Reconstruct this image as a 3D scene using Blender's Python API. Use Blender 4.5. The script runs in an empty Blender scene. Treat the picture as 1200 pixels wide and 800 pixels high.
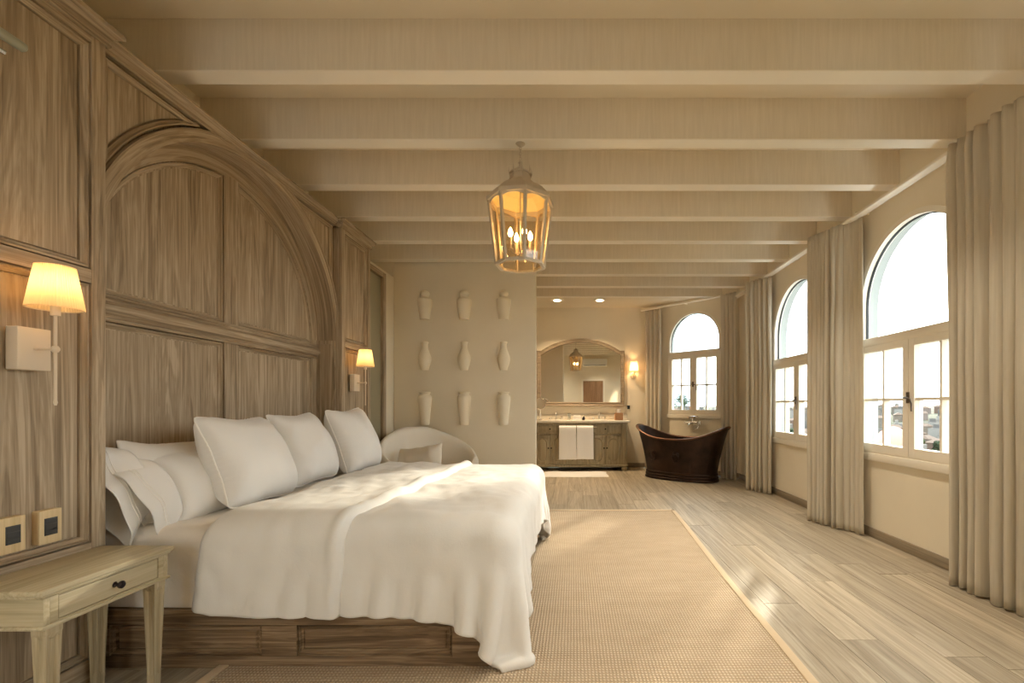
import bpy, bmesh, math, random, zlib, base64
import numpy as np
from mathutils import Vector, Matrix, noise
PI = math.pi
SC = bpy.context.scene
COL = SC.collection

# ------------------------------------------------------------------ camera
cam = bpy.data.cameras.new('camera'); camo = bpy.data.objects.new('camera', cam); COL.objects.link(camo)
camo.location = (0, 0, 1.2); camo.rotation_euler = (PI / 2, 0, 0)
cam.sensor_width = 36; cam.lens = 16.0
cam.shift_x = -0.06; cam.shift_y = 0.0625
cam.clip_end = 3000; cam.clip_start = 0.05
SC.camera = camo

# ------------------------------------------------------------------ colour management
SC.view_settings.view_transform = 'Standard'; SC.view_settings.look = 'None'
SC.view_settings.gamma = 1; SC.view_settings.use_curve_mapping = False
SC.view_settings.exposure = 0.55
SC.cycles.use_denoising = True
SC.cycles.max_bounces = 12; SC.cycles.diffuse_bounces = 8; SC.cycles.glossy_bounces = 5
SC.cycles.transmission_bounces = 10; SC.cycles.transparent_max_bounces = 16
SC.cycles.sample_clamp_indirect = 6; SC.cycles.caustics_reflective = False; SC.cycles.caustics_refractive = False

# ------------------------------------------------------------------ sky: bright hazy evening sky with thin cloud
W = bpy.data.worlds.new('sky'); SC.world = W; W.use_nodes = True
nt = W.node_tree; nt.nodes.clear()
wo = nt.nodes.new('ShaderNodeOutputWorld'); bg = nt.nodes.new('ShaderNodeBackground')
tc = nt.nodes.new('ShaderNodeTexCoord'); mp = nt.nodes.new('ShaderNodeMapping'); mp.inputs['Scale'].default_value = (1, 1, 3.2)
ns = nt.nodes.new('ShaderNodeTexNoise'); ns.inputs['Scale'].default_value = 3.1; ns.inputs['Detail'].default_value = 6
cr = nt.nodes.new('ShaderNodeValToRGB')
cr.color_ramp.elements[0].position = .40; cr.color_ramp.elements[0].color = (.66, .80, .92, 1)
cr.color_ramp.elements[1].position = .60; cr.color_ramp.elements[1].color = (1.0, .965, .89, 1)
nt.links.new(tc.outputs['Generated'], mp.inputs['Vector']); nt.links.new(mp.outputs[0], ns.inputs['Vector'])
nt.links.new(ns.outputs['Fac'], cr.inputs['Fac']); nt.links.new(cr.outputs['Color'], bg.inputs['Color'])
bg.inputs['Strength'].default_value = 4.6
nt.links.new(bg.outputs[0], wo.inputs['Surface'])

# ------------------------------------------------------------------ low sun through the right hand windows
sl = bpy.data.lights.new('sun', 'SUN'); so = bpy.data.objects.new('sun', sl); COL.objects.link(so)
sl.energy = 4.2; sl.color = (1, .88, .69); sl.angle = math.radians(2.5)
so.rotation_euler = Vector((.62, 1.0, .36)).to_track_quat('Z', 'Y').to_euler()

# ------------------------------------------------------------------ helpers
ORIG = {}
def tag(o, label=None, cat=None, group=None, kind=None):
    if label: o['label'] = label
    if cat: o['category'] = cat
    if group: o['group'] = group
    if kind: o['kind'] = kind
    return o
def empty(name, loc, label=None, cat=None, group=None, kind=None, rz=0):
    o = bpy.data.objects.new(name, None); COL.objects.link(o); o.location = loc; o.rotation_euler = (0, 0, rz)
    o.empty_display_size = .1
    ORIG[o] = Vector(loc)
    return tag(o, label, cat, group, kind)
def copy_tree(o, parent=None):
    c = o.copy(); COL.objects.link(c); c.parent = parent
    for ch in list(o.children): copy_tree(ch, c)
    return c

class MB:
    def __init__(s): s.v = []; s.f = []
    def add(s, vs, fs):
        b = len(s.v); s.v += [tuple(p) for p in vs]; s.f += [tuple(i + b for i in f) for f in fs]; return s
    def box(s, x0, x1, y0, y1, z0, z1):
        return s.add([(x0,y0,z0),(x1,y0,z0),(x1,y1,z0),(x0,y1,z0),(x0,y0,z1),(x1,y0,z1),(x1,y1,z1),(x0,y1,z1)],
                     [(0,3,2,1),(4,5,6,7),(0,1,5,4),(1,2,6,5),(2,3,7,6),(3,0,4,7)])
    def lathe(s, prof, c=(0,0,0), n=24, squash=1, a0=0, a1=2*PI, rot=0):
        full = abs(a1 - a0 - 2*PI) < 1e-6; m = n if full else n + 1
        vs = []; fs = []
        for (r, z) in prof:
            for i in range(m):
                a = a0 + (a1 - a0) * i / n + rot
                vs.append((c[0] + r*math.cos(a), c[1] + r*math.sin(a)*squash, c[2] + z))
        for k in range(len(prof) - 1):
            for i in range(n):
                j = (i + 1) % m if full else i + 1
                fs.append((k*m+i, k*m+j, (k+1)*m+j, (k+1)*m+i))
        if full:
            if prof[0][0] > 1e-4: fs.append(tuple(range(m))[::-1])
            if prof[-1][0] > 1e-4: fs.append(tuple((len(prof)-1)*m + i for i in range(m)))
        return s.add(vs, fs)
    def tube(s, path, r, n=10, closed=False):
        path = [Vector(p) for p in path]; L = len(path)
        rs = r if isinstance(r, (list, tuple)) else [r]*L
        vs = []; fs = []; up = None
        for i, p in enumerate(path):
            if closed: t = path[(i+1) % L] - path[i-1]
            else: t = path[min(i+1, L-1)] - path[max(i-1, 0)]
            t.normalize()
            if up is None: up = Vector((0,0,1)) if abs(t.z) < .9 else Vector((1,0,0))
            a = t.cross(up)
            if a.length < 1e-5: a = t.cross(Vector((0,1,0)))
            a.normalize(); b = a.cross(t).normalized(); up = b
            for k in range(n):
                w = 2*PI*k/n; vs.append(p + (a*math.cos(w) + b*math.sin(w))*rs[i])
        R = L if closed else L - 1
        for i in range(R):
            for k in range(n):
                j = (i+1) % L
                fs.append((i*n+k, i*n+(k+1)%n, j*n+(k+1)%n, j*n+k))
        if not closed:
            fs.append(tuple(range(n))[::-1]); fs.append(tuple((L-1)*n+k for k in range(n)))
        return s.add(vs, fs)
    def prism(s, poly, fn0, fn1):
        """poly: 2D list; fn0/fn1 map a 2D point to 3D for the two caps"""
        n = len(poly)
        vs = [fn0(p) for p in poly] + [fn1(p) for p in poly]
        fs = [tuple(range(n))[::-1], tuple(range(n, 2*n))] + [(i, (i+1)%n, n+(i+1)%n, n+i) for i in range(n)]
        return s.add(vs, fs)
    def rings(s, polys, closed_end=True):
        """polys: list of equal length 3D loops; last one is filled"""
        n = len(polys[0]); vs = [p for q in polys for p in q]; fs = []
        for k in range(len(polys)-1):
            for i in range(n):
                fs.append((k*n+i, k*n+(i+1)%n, (k+1)*n+(i+1)%n, (k+1)*n+i))
        if closed_end: fs.append(tuple((len(polys)-1)*n+i for i in range(n)))
        return s.add(vs, fs)
    def grid(s, P):
        nu = len(P); nv = len(P[0]); vs = [p for r in P for p in r]
        return s.add(vs, [(i*nv+j, (i+1)*nv+j, (i+1)*nv+j+1, i*nv+j+1) for i in range(nu-1) for j in range(nv-1)])
    def xform(s, M):
        s.v = [tuple(M @ Vector(p)) for p in s.v]; return s
    def build(s, name, mat, parent=None, local=False, smooth=False, bevel=0, seg=2, label=None, cat=None, group=None, kind=None, origin=None, auto=35):
        vs = s.v; loc = Vector((0,0,0))
        if parent is not None:
            if not local:
                o = Vector((0,0,0)); p = parent
                while p is not None: o += ORIG.get(p, Vector((0,0,0))); p = p.parent
                vs = [tuple(Vector(q) - o) for q in vs]
        else:
            if origin is None:
                a = np.array(vs); origin = ((a[:,0].min()+a[:,0].max())/2, (a[:,1].min()+a[:,1].max())/2, a[:,2].min())
            loc = Vector(origin); vs = [tuple(Vector(q) - loc) for q in vs]
        m = bpy.data.meshes.new(name); m.from_pydata(vs, [], s.f)
        bm = bmesh.new(); bm.from_mesh(m); bmesh.ops.recalc_face_normals(bm, faces=bm.faces[:])
        if bevel:
            es = [e for e in bm.edges if len(e.link_faces) == 2 and e.calc_face_angle(0) > .6]
            bmesh.ops.bevel(bm, geom=es, offset=bevel, segments=seg, affect='EDGES', profile=.5, clamp_overlap=True)
        bm.to_mesh(m); bm.free()
        if smooth or bevel:
            m.polygons.foreach_set('use_smooth', [True]*len(m.polygons))
            m.set_sharp_from_angle(angle=math.radians(auto if not bevel else 50))
        m.materials.append(mat)
        o = bpy.data.objects.new(name, m); COL.objects.link(o); o.location = loc
        ORIG[o] = loc.copy()
        if parent is not None: o.parent = parent
        return tag(o, label, cat, group, kind)

def area2(p): return sum(p[i][0]*p[(i+1)%len(p)][1] - p[(i+1)%len(p)][0]*p[i][1] for i in range(len(p)))/2
def inset(poly, d):
    """mitred inward offset of a CCW polygon"""
    n = len(poly); out = []
    for i in range(n):
        a = Vector(poly[i-1]); b = Vector(poly[i]); c = Vector(poly[(i+1)%n])
        e0 = (b-a).normalized(); e1 = (c-b).normalized()
        n0 = Vector((-e0.y, e0.x)); n1 = Vector((-e1.y, e1.x))
        m = n0 + n1
        if m.length < 1e-6: m = n0
        k = 1 / max(.25, m.normalized().dot(n0)); out.append(tuple(b + m.normalized()*d*k))
    return out
def arc(cx, cy, r, a0, a1, n): return [(cx + r*math.cos(a0+(a1-a0)*i/n), cy + r*math.sin(a0+(a1-a0)*i/n)) for i in range(n+1)]
def PX(x, y, D): return ((x-672)*D/533, D, 1.2+(475-y)*D/533)

# ------------------------------------------------------------------ materials
def mat(name, col, rough=.6, metal=0, spec=.5, **k):
    m = bpy.data.materials.new(name); m.use_nodes = True
    b = m.node_tree.nodes['Principled BSDF']
    b.inputs['Base Color'].default_value = (*col, 1); b.inputs['Roughness'].default_value = rough
    b.inputs['Metallic'].default_value = metal; b.inputs['Specular IOR Level'].default_value = spec
    for kk, v in k.items(): b.inputs[kk.replace('_', ' ')].default_value = v
    return m
def N(m, t): return m.node_tree.nodes.new(t)
def Lk(m, a, b): m.node_tree.links.new(a, b)
def coords(m, scale=(1,1,1), rand=False, world=False, src=None):
    if src is not None: pass
    elif world: src = N(m, 'ShaderNodeNewGeometry').outputs['Position']
    else: src = N(m, 'ShaderNodeTexCoord').outputs['Object']
    if rand:
        oi = N(m, 'ShaderNodeObjectInfo'); mu = N(m, 'ShaderNodeMath'); mu.operation = 'MULTIPLY'; mu.inputs[1].default_value = 37
        Lk(m, oi.outputs['Random'], mu.inputs[0]); ad = N(m, 'ShaderNodeVectorMath'); ad.operation = 'ADD'
        Lk(m, src, ad.inputs[0]); Lk(m, mu.outputs[0], ad.inputs[1]); src = ad.outputs[0]
    mp = N(m, 'ShaderNodeMapping'); mp.inputs['Scale'].default_value = scale; Lk(m, src, mp.inputs['Vector']); return mp.outputs[0]
def ramp(m, fac, stops):
    r = N(m, 'ShaderNodeValToRGB'); e = r.color_ramp.elements
    e[0].position = stops[0][0]; e[0].color = (*stops[0][1], 1); e[1].position = stops[-1][0]; e[1].color = (*stops[-1][1], 1)
    for p, c in stops[1:-1]: q = e.new(p); q.color = (*c, 1)
    Lk(m, fac, r.inputs['Fac']); return r.outputs['Color']
def noise_t(m, vec, scale, detail=4, rough=.55, dist=0):
    n = N(m, 'ShaderNodeTexNoise'); n.inputs['Scale'].default_value = scale; n.inputs['Detail'].default_value = detail
    n.inputs['Roughness'].default_value = rough; n.inputs['Distortion'].default_value = dist
    Lk(m, vec, n.inputs['Vector']); return n.outputs['Fac']
def bump(m, h, strength=.3, dist=.01):
    b = N(m, 'ShaderNodeBump'); b.inputs['Strength'].default_value = strength; b.inputs['Distance'].default_value = dist
    Lk(m, h, b.inputs['Height']); Lk(m, b.outputs[0], m.node_tree.nodes['Principled BSDF'].inputs['Normal'])
def base(m, c): Lk(m, c, m.node_tree.nodes['Principled BSDF'].inputs['Base Color'])
def mixc(m, f, a, b, t='MIX'):
    x = N(m, 'ShaderNodeMix'); x.data_type = 'RGBA'; x.blend_type = t
    if isinstance(f, float): x.inputs[0].default_value = f
    else: Lk(m, f, x.inputs[0])
    for i, v in ((6, a), (7, b)):
        if isinstance(v, tuple): x.inputs[i].default_value = (*v, 1)
        else: Lk(m, v, x.inputs[i])
    return x.outputs[2]
def mathn(m, op, a, b=None):
    x = N(m, 'ShaderNodeMath'); x.operation = op
    for i, v in enumerate((a, b)):
        if v is None: continue
        if isinstance(v, (int, float)): x.inputs[i].default_value = v
        else: Lk(m, v, x.inputs[i])
    return x.outputs[0]

def wood(name, dark, mid, light, axis='z', rough=.6, gs=1.0, tint=.0, bumpk=.25, world=False, cath=.5):
    m = mat(name, mid, rough, spec=.35)
    if axis == 'arc':                       # grain follows the arch: (depth, radius, arc length) around the arch centre
        src = N(m, 'ShaderNodeTexCoord').outputs['Object']; sp_ = N(m, 'ShaderNodeSeparateXYZ'); Lk(m, src, sp_.inputs[0])
        zc_ = mathn(m, 'SUBTRACT', sp_.outputs['Z'], 1.78); an = mathn(m, 'ARCTAN2', zc_, sp_.outputs['Y'])
        rr_ = mathn(m, 'SQRT', mathn(m, 'ADD', mathn(m, 'MULTIPLY', zc_, zc_), mathn(m, 'MULTIPLY', sp_.outputs['Y'], sp_.outputs['Y'])))
        cb = N(m, 'ShaderNodeCombineXYZ'); Lk(m, sp_.outputs['X'], cb.inputs[0]); Lk(m, rr_, cb.inputs[1]); Lk(m, an, cb.inputs[2]); arcv = cb.outputs[0]
        axis = 'z'
    else: arcv = None
    i = 'xyz'.index(axis)
    sc = [9*gs]*3; sc[i] = .55*gs
    v = coords(m, tuple(sc), rand=True, world=world, src=arcv)
    big = noise_t(m, v, 1.0, 5, .6, 1.1)
    sc2 = [70*gs]*3; sc2[i] = 1.6*gs
    v2 = coords(m, tuple(sc2), rand=True, world=world, src=arcv)
    fine = noise_t(m, v2, 1.0, 4, .65, .2)
    # ring pattern for cathedral figure
    rr = mathn(m, 'SINE', mathn(m, 'MULTIPLY', big, 42.0))
    rr = mathn(m, 'MULTIPLY', rr, cath*.10)
    f = mathn(m, 'ADD', mathn(m, 'MULTIPLY', big, .48), mathn(m, 'MULTIPLY', fine, .54)); f = mathn(m, 'ADD', f, rr)
    c = ramp(m, f, [(.34, dark), (.50, mid), (.63, light)])
    if tint:
        oi = N(m, 'ShaderNodeObjectInfo')
        hs = N(m, 'ShaderNodeHueSaturation'); mr = N(m, 'ShaderNodeMapRange')
        mr.inputs['To Min'].default_value = 1-tint; mr.inputs['To Max'].default_value = 1+tint
        Lk(m, oi.outputs['Random'], mr.inputs['Value']); Lk(m, mr.outputs[0], hs.inputs['Value']); Lk(m, c, hs.inputs['Color']); c = hs.outputs['Color']
    base(m, c)
    bump(m, mathn(m, 'ADD', fine, mathn(m, 'MULTIPLY', rr, 2.0)), bumpk, .003)
    return m
WOODC = ((.20,.145,.088), (.36,.275,.18), (.51,.41,.29))
wood_z = wood('oak_vertical_grain', *WOODC, 'z')
wood_y = wood('oak_grain_along_wall', *WOODC, 'y')
wood_arc = wood('oak_grain_round_the_arch', *WOODC, 'arc')
wood_x = wood('oak_grain_across', *[tuple(c*.82 for c in q) for q in WOODC], 'x')
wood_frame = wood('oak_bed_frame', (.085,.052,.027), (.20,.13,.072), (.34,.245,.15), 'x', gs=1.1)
wood_ns = wood('pale_waxed_oak', (.35,.29,.175), (.49,.42,.275), (.58,.51,.36), 'y', rough=.5, cath=.3)
wood_ns_z = wood('pale_waxed_oak_legs', (.30,.245,.15), (.44,.37,.24), (.55,.48,.34), 'z', rough=.5, cath=.3)
wood_van = wood('olive_painted_oak', (.21,.17,.105), (.32,.265,.165), (.42,.355,.24), 'z', rough=.55, cath=.3)
wood_mir = wood('mirror_frame_oak', (.16,.115,.07), (.27,.205,.135), (.37,.29,.2), 'x', rough=.5, cath=.2)
wood_base = wood('baseboard_oak', (.20,.155,.10), (.29,.23,.16), (.37,.30,.21), 'y', rough=.6, cath=.3)
wood_door = wood('brown_door', (.20,.11,.055), (.30,.17,.09), (.36,.21,.12), 'z')
plank_m = wood('floor_plank', (.24,.195,.135), (.37,.31,.225), (.48,.415,.315), 'y', rough=.42, gs=.8, tint=.16, cath=.35, bumpk=.35)

def plaster(name, col, var=.04):
    m = mat(name, col, .85, spec=.2)
    v = coords(m, (1,1,1), world=True); n = noise_t(m, v, 1.3, 5)
    base(m, ramp(m, n, [(.3, tuple(c*(1-var) for c in col)), (.7, tuple(min(1, c*(1+var)) for c in col))]))
    bump(m, noise_t(m, v, 26, 5, .6), .12, .004); return m
wall_m = plaster('cream_plaster', (.82,.745,.60))
ceil_m = plaster('cream_ceiling_paint', (.82,.74,.60), .02)
# brushed paint on the beams
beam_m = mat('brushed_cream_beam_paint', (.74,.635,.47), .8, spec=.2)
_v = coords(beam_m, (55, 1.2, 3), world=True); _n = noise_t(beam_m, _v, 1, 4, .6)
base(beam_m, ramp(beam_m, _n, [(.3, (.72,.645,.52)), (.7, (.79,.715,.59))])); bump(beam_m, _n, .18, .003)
underside_bounce_m = mat('smooth_beam_underside_bounce_tint', (.90,.84,.73), .6, spec=.3)  # beam undersides coloured paler to stand for light bouncing off the floor
white_m = mat('cream_white_window_paint', (.86,.80,.69), .45)
vase_m = mat('unglazed_cream_plaster', (.88,.80,.64), .9, spec=.1)
bump(vase_m, noise_t(vase_m, coords(vase_m), 60, 4), .15, .003)
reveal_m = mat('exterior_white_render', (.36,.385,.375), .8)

def fabric(name, col, sc=900, sheen=.2, bs=.08, rough=.85, fold=0):
    m = mat(name, col, rough, spec=.2); m.node_tree.nodes['Principled BSDF'].inputs['Sheen Weight'].default_value = sheen
    v = coords(m); h = noise_t(m, v, sc*.2, 3)
    if fold:
        n_ = N(m, 'ShaderNodeTexNoise'); n_.noise_type = 'RIDGED_MULTIFRACTAL'; n_.inputs['Scale'].default_value = 3.4; n_.inputs['Detail'].default_value = 3; n_.inputs['Distortion'].default_value = .5
        Lk(m, coords(m, (1.0, 1.35, 1.0)), n_.inputs['Vector']); h2 = n_.outputs['Fac']
        h3 = noise_t(m, coords(m, (2.2, 1.0, 1.6)), 11, 3, .5, .8)
        h = mathn(m, 'ADD', mathn(m, 'MULTIPLY', h, .03), mathn(m, 'ADD', mathn(m, 'MULTIPLY', h2, fold*.75), mathn(m, 'MULTIPLY', h3, fold*.35))); bump(m, h, 1.0, .018)
    else: bump(m, h, bs, .002)
    return m
linen_w = fabric('white_cotton', (.80,.785,.755), fold=.17)
linen_p = fabric('white_pillow_cotton', (.82,.80,.77), fold=.10)
sheet_m = fabric('white_sheet', (.82,.775,.71), fold=.22)
piping_m = fabric('white_piping', (.88,.85,.80))
towel_m = fabric('white_terry', (.88,.86,.83), 700, .4, .5)
chair_m = fabric('cream_boucle', (.84,.79,.70), 500, .3, .5)
cushion_m = fabric('cushion_linen', (.78,.72,.62), 500, .2, .3)

curtain_m = mat('oatmeal_linen_curtain', (.64,.565,.44), .85, spec=.15)
_b = curtain_m.node_tree.nodes['Principled BSDF']
_v = coords(curtain_m, (300,300,300)); _n = noise_t(curtain_m, _v, 1, 2)
_v2 = coords(curtain_m, (60,60,1.5)); _n2 = noise_t(curtain_m, _v2, 1, 3)
base(curtain_m, ramp(curtain_m, _n2, [(.3, (.66,.60,.49)), (.7, (.77,.71,.60))])); bump(curtain_m, _n, .25, .002)
_tr = N(curtain_m, 'ShaderNodeBsdfTranslucent'); _tr.inputs['Color'].default_value = (.62,.52,.36,1)
_mx = N(curtain_m, 'ShaderNodeMixShader'); _mx.inputs[0].default_value = .22
Lk(curtain_m, _b.outputs[0], _mx.inputs[1]); Lk(curtain_m, _tr.outputs[0], _mx.inputs[2])
Lk(curtain_m, _mx.outputs[0], curtain_m.node_tree.nodes['Material Output'].inputs['Surface'])

# thin clear glass (no refraction noise): mostly transparent, a little glossy
def glass(name, tint=(.97,.98,.97), refl=.06):
    m = bpy.data.materials.new(name); m.use_nodes = True; t = m.node_tree; t.nodes.clear()
    o = t.nodes.new('ShaderNodeOutputMaterial'); a = t.nodes.new('ShaderNodeBsdfTransparent'); a.inputs[0].default_value = (*tint, 1)
    g = t.nodes.new('ShaderNodeBsdfGlossy'); g.inputs['Roughness'].default_value = .02
    x = t.nodes.new('ShaderNodeMixShader'); x.inputs[0].default_value = refl
    t.links.new(a.outputs[0], x.inputs[1]); t.links.new(g.outputs[0], x.inputs[2]); t.links.new(x.outputs[0], o.inputs[0]); return m
glass_m = glass('window_glass', refl=.04); lglass_m = glass('lantern_glass', (1,.95,.86), .04)
tumbler_m = glass('tumbler_glass', (.9,.92,.92), .15)
mirror_m = mat('mirror_silver', (.90,.87,.80), .01, 1.0)
chrome_m = mat('chrome', (.75,.73,.70), .15, 1.0)
dark_m = mat('dark_bronze', (.035,.025,.03), .25, .6)
black_m = mat('black_plastic', (.015,.015,.015), .4)
slit_m = mat('black_socket_gloss', (.05,.05,.05), .25)
plate_m = wood('blond_outlet_plate', (.55,.40,.20), (.66,.50,.28), (.74,.58,.35), 'z', cath=.1)
sconce_m = mat('cream_lacquer', (.72,.60,.45), .5)
lant_m = mat('cream_lantern_metal', (.60,.52,.41), .55, .1)
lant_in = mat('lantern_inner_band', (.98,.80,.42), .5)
marble_m = mat('cream_marble_top', (.80,.74,.63), .25)
base(marble_m, ramp(marble_m, noise_t(marble_m, coords(marble_m), 6, 8, .7, 2), [(.3, (.70,.63,.52)), (.6, (.83,.77,.66))]))
rod_m = mat('pale_green_grey_rod', (.34,.34,.26), .4, .3)
panelglass_m = mat('grey_green_lacquered_leaf', (.33,.30,.20), .4)
hot_m = mat('frosted_downlight', (1,1,1), .5); hot_m.node_tree.nodes['Principled BSDF'].inputs['Emission Color'].default_value = (1,.80,.54,1); hot_m.node_tree.nodes['Principled BSDF'].inputs['Emission Strength'].default_value = 14
bulb_m = mat('lit_candle_bulb', (1,1,1), .5); bulb_m.node_tree.nodes['Principled BSDF'].inputs['Emission Color'].default_value = (1,.62,.25,1); bulb_m.node_tree.nodes['Principled BSDF'].inputs['Emission Strength'].default_value = 40
# pleated lamp shade lit from inside
def shade_mat(name):
    m = mat(name, (.95,.80,.55), .8); t = m.node_tree
    tr = N(m, 'ShaderNodeBsdfTranslucent'); tr.inputs[0].default_value = (1,.80,.50,1)
    x = N(m, 'ShaderNodeMixShader'); x.inputs[0].default_value = .6
    Lk(m, t.nodes['Principled BSDF'].outputs[0], x.inputs[1]); Lk(m, tr.outputs[0], x.inputs[2]); Lk(m, x.outputs[0], t.nodes['Material Output'].inputs['Surface'])
    return m
shade_m = shade_mat('cream_lampshade')
# dark hammered copper
tub_m = mat('dark_aged_copper', (.04,.022,.015), .38, .7)
_n = noise_t(tub_m, coords(tub_m), 5, 6, .6); base(tub_m, ramp(tub_m, _n, [(.3, (.016,.010,.008)), (.7, (.060,.032,.021))]))
bump(tub_m, noise_t(tub_m, coords(tub_m), 45, 2), .25, .006)
# woven sisal
rug_m = mat('woven_sisal', (.50,.38,.25), .95, spec=.1)
_vr = coords(rug_m, (1,1,1), world=True)
def _wave(m, vec, scale, ax):
    w = N(m, 'ShaderNodeTexWave'); w.wave_type = 'BANDS'; w.bands_direction = ax; w.inputs['Scale'].default_value = scale
    w.inputs['Distortion'].default_value = 1.2; w.inputs['Detail'].default_value = 1; w.inputs['Detail Scale'].default_value = 2
    Lk(m, vec, w.inputs['Vector']); return w.outputs['Fac']
_w1 = _wave(rug_m, _vr, 20, 'X'); _w2 = _wave(rug_m, _vr, 16, 'Y')
_wv = mathn(rug_m, 'MULTIPLY', _w1, _w2)
_big = noise_t(rug_m, coords(rug_m, (1.2,3,1), world=True), 3, 4)
_c = ramp(rug_m, _wv, [(.05, (.36,.27,.18)), (.35, (.55,.44,.315)), (.8, (.70,.585,.44))])
base(rug_m, mixc(rug_m, .35, _c, ramp(rug_m, _big, [(.3, (.43,.335,.23)), (.7, (.57,.46,.335))]))); bump(rug_m, _wv, .7, .008)
rugb_m = fabric('rug_binding', (.56,.44,.30), 300, .1, .5)

# ------------------------------------------------------------------ a small cloth solver (grid of particles, distance constraints)
def _fix(a, b, L, k):
    d = b - a; l = np.sqrt((d*d).sum(-1, keepdims=True)) + 1e-9
    c = d * (k*.5*(l - L)/l); a += c; b -= c
def relax(P, Lu, Lv, kb, ks):
    """P[i, j]: i runs along u, j along v; Lu, Lv rest lengths"""
    n, m = P.shape[:2]; Lu = np.broadcast_to(np.asarray(Lu, float).reshape(-1, 1), (m, 1)); Ld = np.sqrt(Lu[:-1]**2 + Lv**2)
    for s in (0, 1):
        e = (n-s)//2*2+s; _fix(P[s:e:2], P[s+1:e+1:2], Lu, 1.0)
        e = (m-s)//2*2+s; _fix(P[:, s:e:2], P[:, s+1:e+1:2], Lv, 1.0)
    for s in (0, 1):
        e = (n-s)//2*2+s
        _fix(P[s:e:2, :-1], P[s+1:e+1:2, 1:], Ld, ks); _fix(P[s:e:2, 1:], P[s+1:e+1:2, :-1], Ld, ks)
    if kb:
        for s in (0, 1, 2, 3):
            e = (n-s)//4*4+s
            if e > s: _fix(P[s:e:4], P[s+2:e+2:4], 2*Lu, kb)
            e = (m-s)//4*4+s
            if e > s: _fix(P[:, s:e:4], P[:, s+2:e+2:4], 2*Lv, kb)
def drape(P, Lu, Lv, collide, steps=150, iters=10, g=9.8, dt=1/50, damp=.985, kb=.25, ks=.5):
    Q = P.copy(); P = P.copy()
    for s in range(steps):
        V = (P-Q)*damp; V[..., 2] -= g*dt*dt; Q = P.copy(); P = P + V
        for k in range(iters):
            relax(P, Lu, Lv, kb, ks)
            if k % 2 == 1: collide(P, Q)
        collide(P, Q)
    return P
def bed_collider(P, Q, X1=-.27, y0=2.085, y1=4.065, Z1=.668, r=.10, fr=.55):
    yc, hy = (y0+y1)/2, (y1-y0)/2
    D = np.zeros_like(P); D[..., 0] = np.maximum(P[..., 0]-(X1-r), 0)
    t = P[..., 1]-yc; D[..., 1] = np.sign(t)*np.maximum(np.abs(t)-(hy-r), 0); D[..., 2] = np.maximum(P[..., 2]-(Z1-r), 0)
    L = np.sqrt((D*D).sum(-1)); hit = (L < r)
    flat = hit & (L < 1e-5)
    P[..., 2] = np.where(flat, Z1, P[..., 2])
    h = hit & ~flat; sc = np.where(h, r/np.maximum(L, 1e-6)-1, 0)[..., None]
    P += D*sc
    M_ = (P-Q); P -= M_*np.where(hit, fr, 0)[..., None]*np.array((1,1,.0))
    fl = P[..., 2] < .018; P[..., 2] = np.where(fl, .018, P[..., 2]); P[..., :2] = np.where(fl[..., None], Q[..., :2], P[..., :2])
def make_duvet():
    NU, NV = 84, 126; rg = random.Random(4); P = np.zeros((NU, NV, 3))
    cut = [.20*min(1, (v_/(NV-1))/.16)-.12 for v_ in range(NV)]     # head edge slants back towards the pillows on the near side
    LU, LV = np.array([(1.73-c_)/(NU-1) for c_ in cut]), 2.55/(NV-1)
    for i in range(NU):
        for j in range(NV):
            u, v = i/(NU-1), j/(NV-1); cr_ = max(0, (u-.55)/.45)**1.6*max(0, (.40-v)/.40)
            x = -1.73+cut[j]+u*(1.73-cut[j])*.985+.03*cr_; y = 1.82+v*2.51-.10*cr_
            P[i,j] = (x, y, .72+.016*math.sin(9*x+3*y)+.012*math.sin(14*y+5*x)+.02*noise.noise(Vector((x*3,y*3,1)))+rg.uniform(-.004,.004))
    return drape(P, LU, LV, bed_collider)
def inflate(w, h, n1, n2, press, steps, seed):
    """upper half of a pillow: rim stays in the z=0 plane but can pull in, the sheet is blown up"""
    rg = random.Random(seed); P = np.zeros((n1+1, n2+1, 3)); Lu, Lv = w/n1*1.02, h/n2*1.02
    for i in range(n1+1):
        for j in range(n2+1):
            e = min(i, n1-i, j, n2-j); P[i,j] = ((i/n1-.5)*w, (j/n2-.5)*h, min(.05, .02*e)+rg.uniform(0,.004)*(e > 0))
    Q = P.copy()
    for s in range(steps):
        gu = np.gradient(P, axis=0); gv = np.gradient(P, axis=1); nn = np.cross(gu, gv); nn /= np.linalg.norm(nn, axis=2, keepdims=True)+1e-9
        V = (P-Q)*.93; Q = P.copy(); P = P + V + nn*press
        P[0,:,2] = P[-1,:,2] = 0; P[:,0,2] = P[:,-1,2] = 0
        for k in range(8):
            relax(P, Lu, Lv, .05, .35)
            P[0,:,2] = P[-1,:,2] = 0; P[:,0,2] = P[:,-1,2] = 0
    return P

# =================================================================== THE ROOM
XL, XR, YB, YR, ZC = -2.33, 2.735, 8.85, -1.2, 3.34        # left, right, back, rear wall, ceiling
A = Vector((1.41, 8.85)); B = Vector((2.735, 7.5)); CW = (A-B).length; cd = (A-B).normalized()
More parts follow.
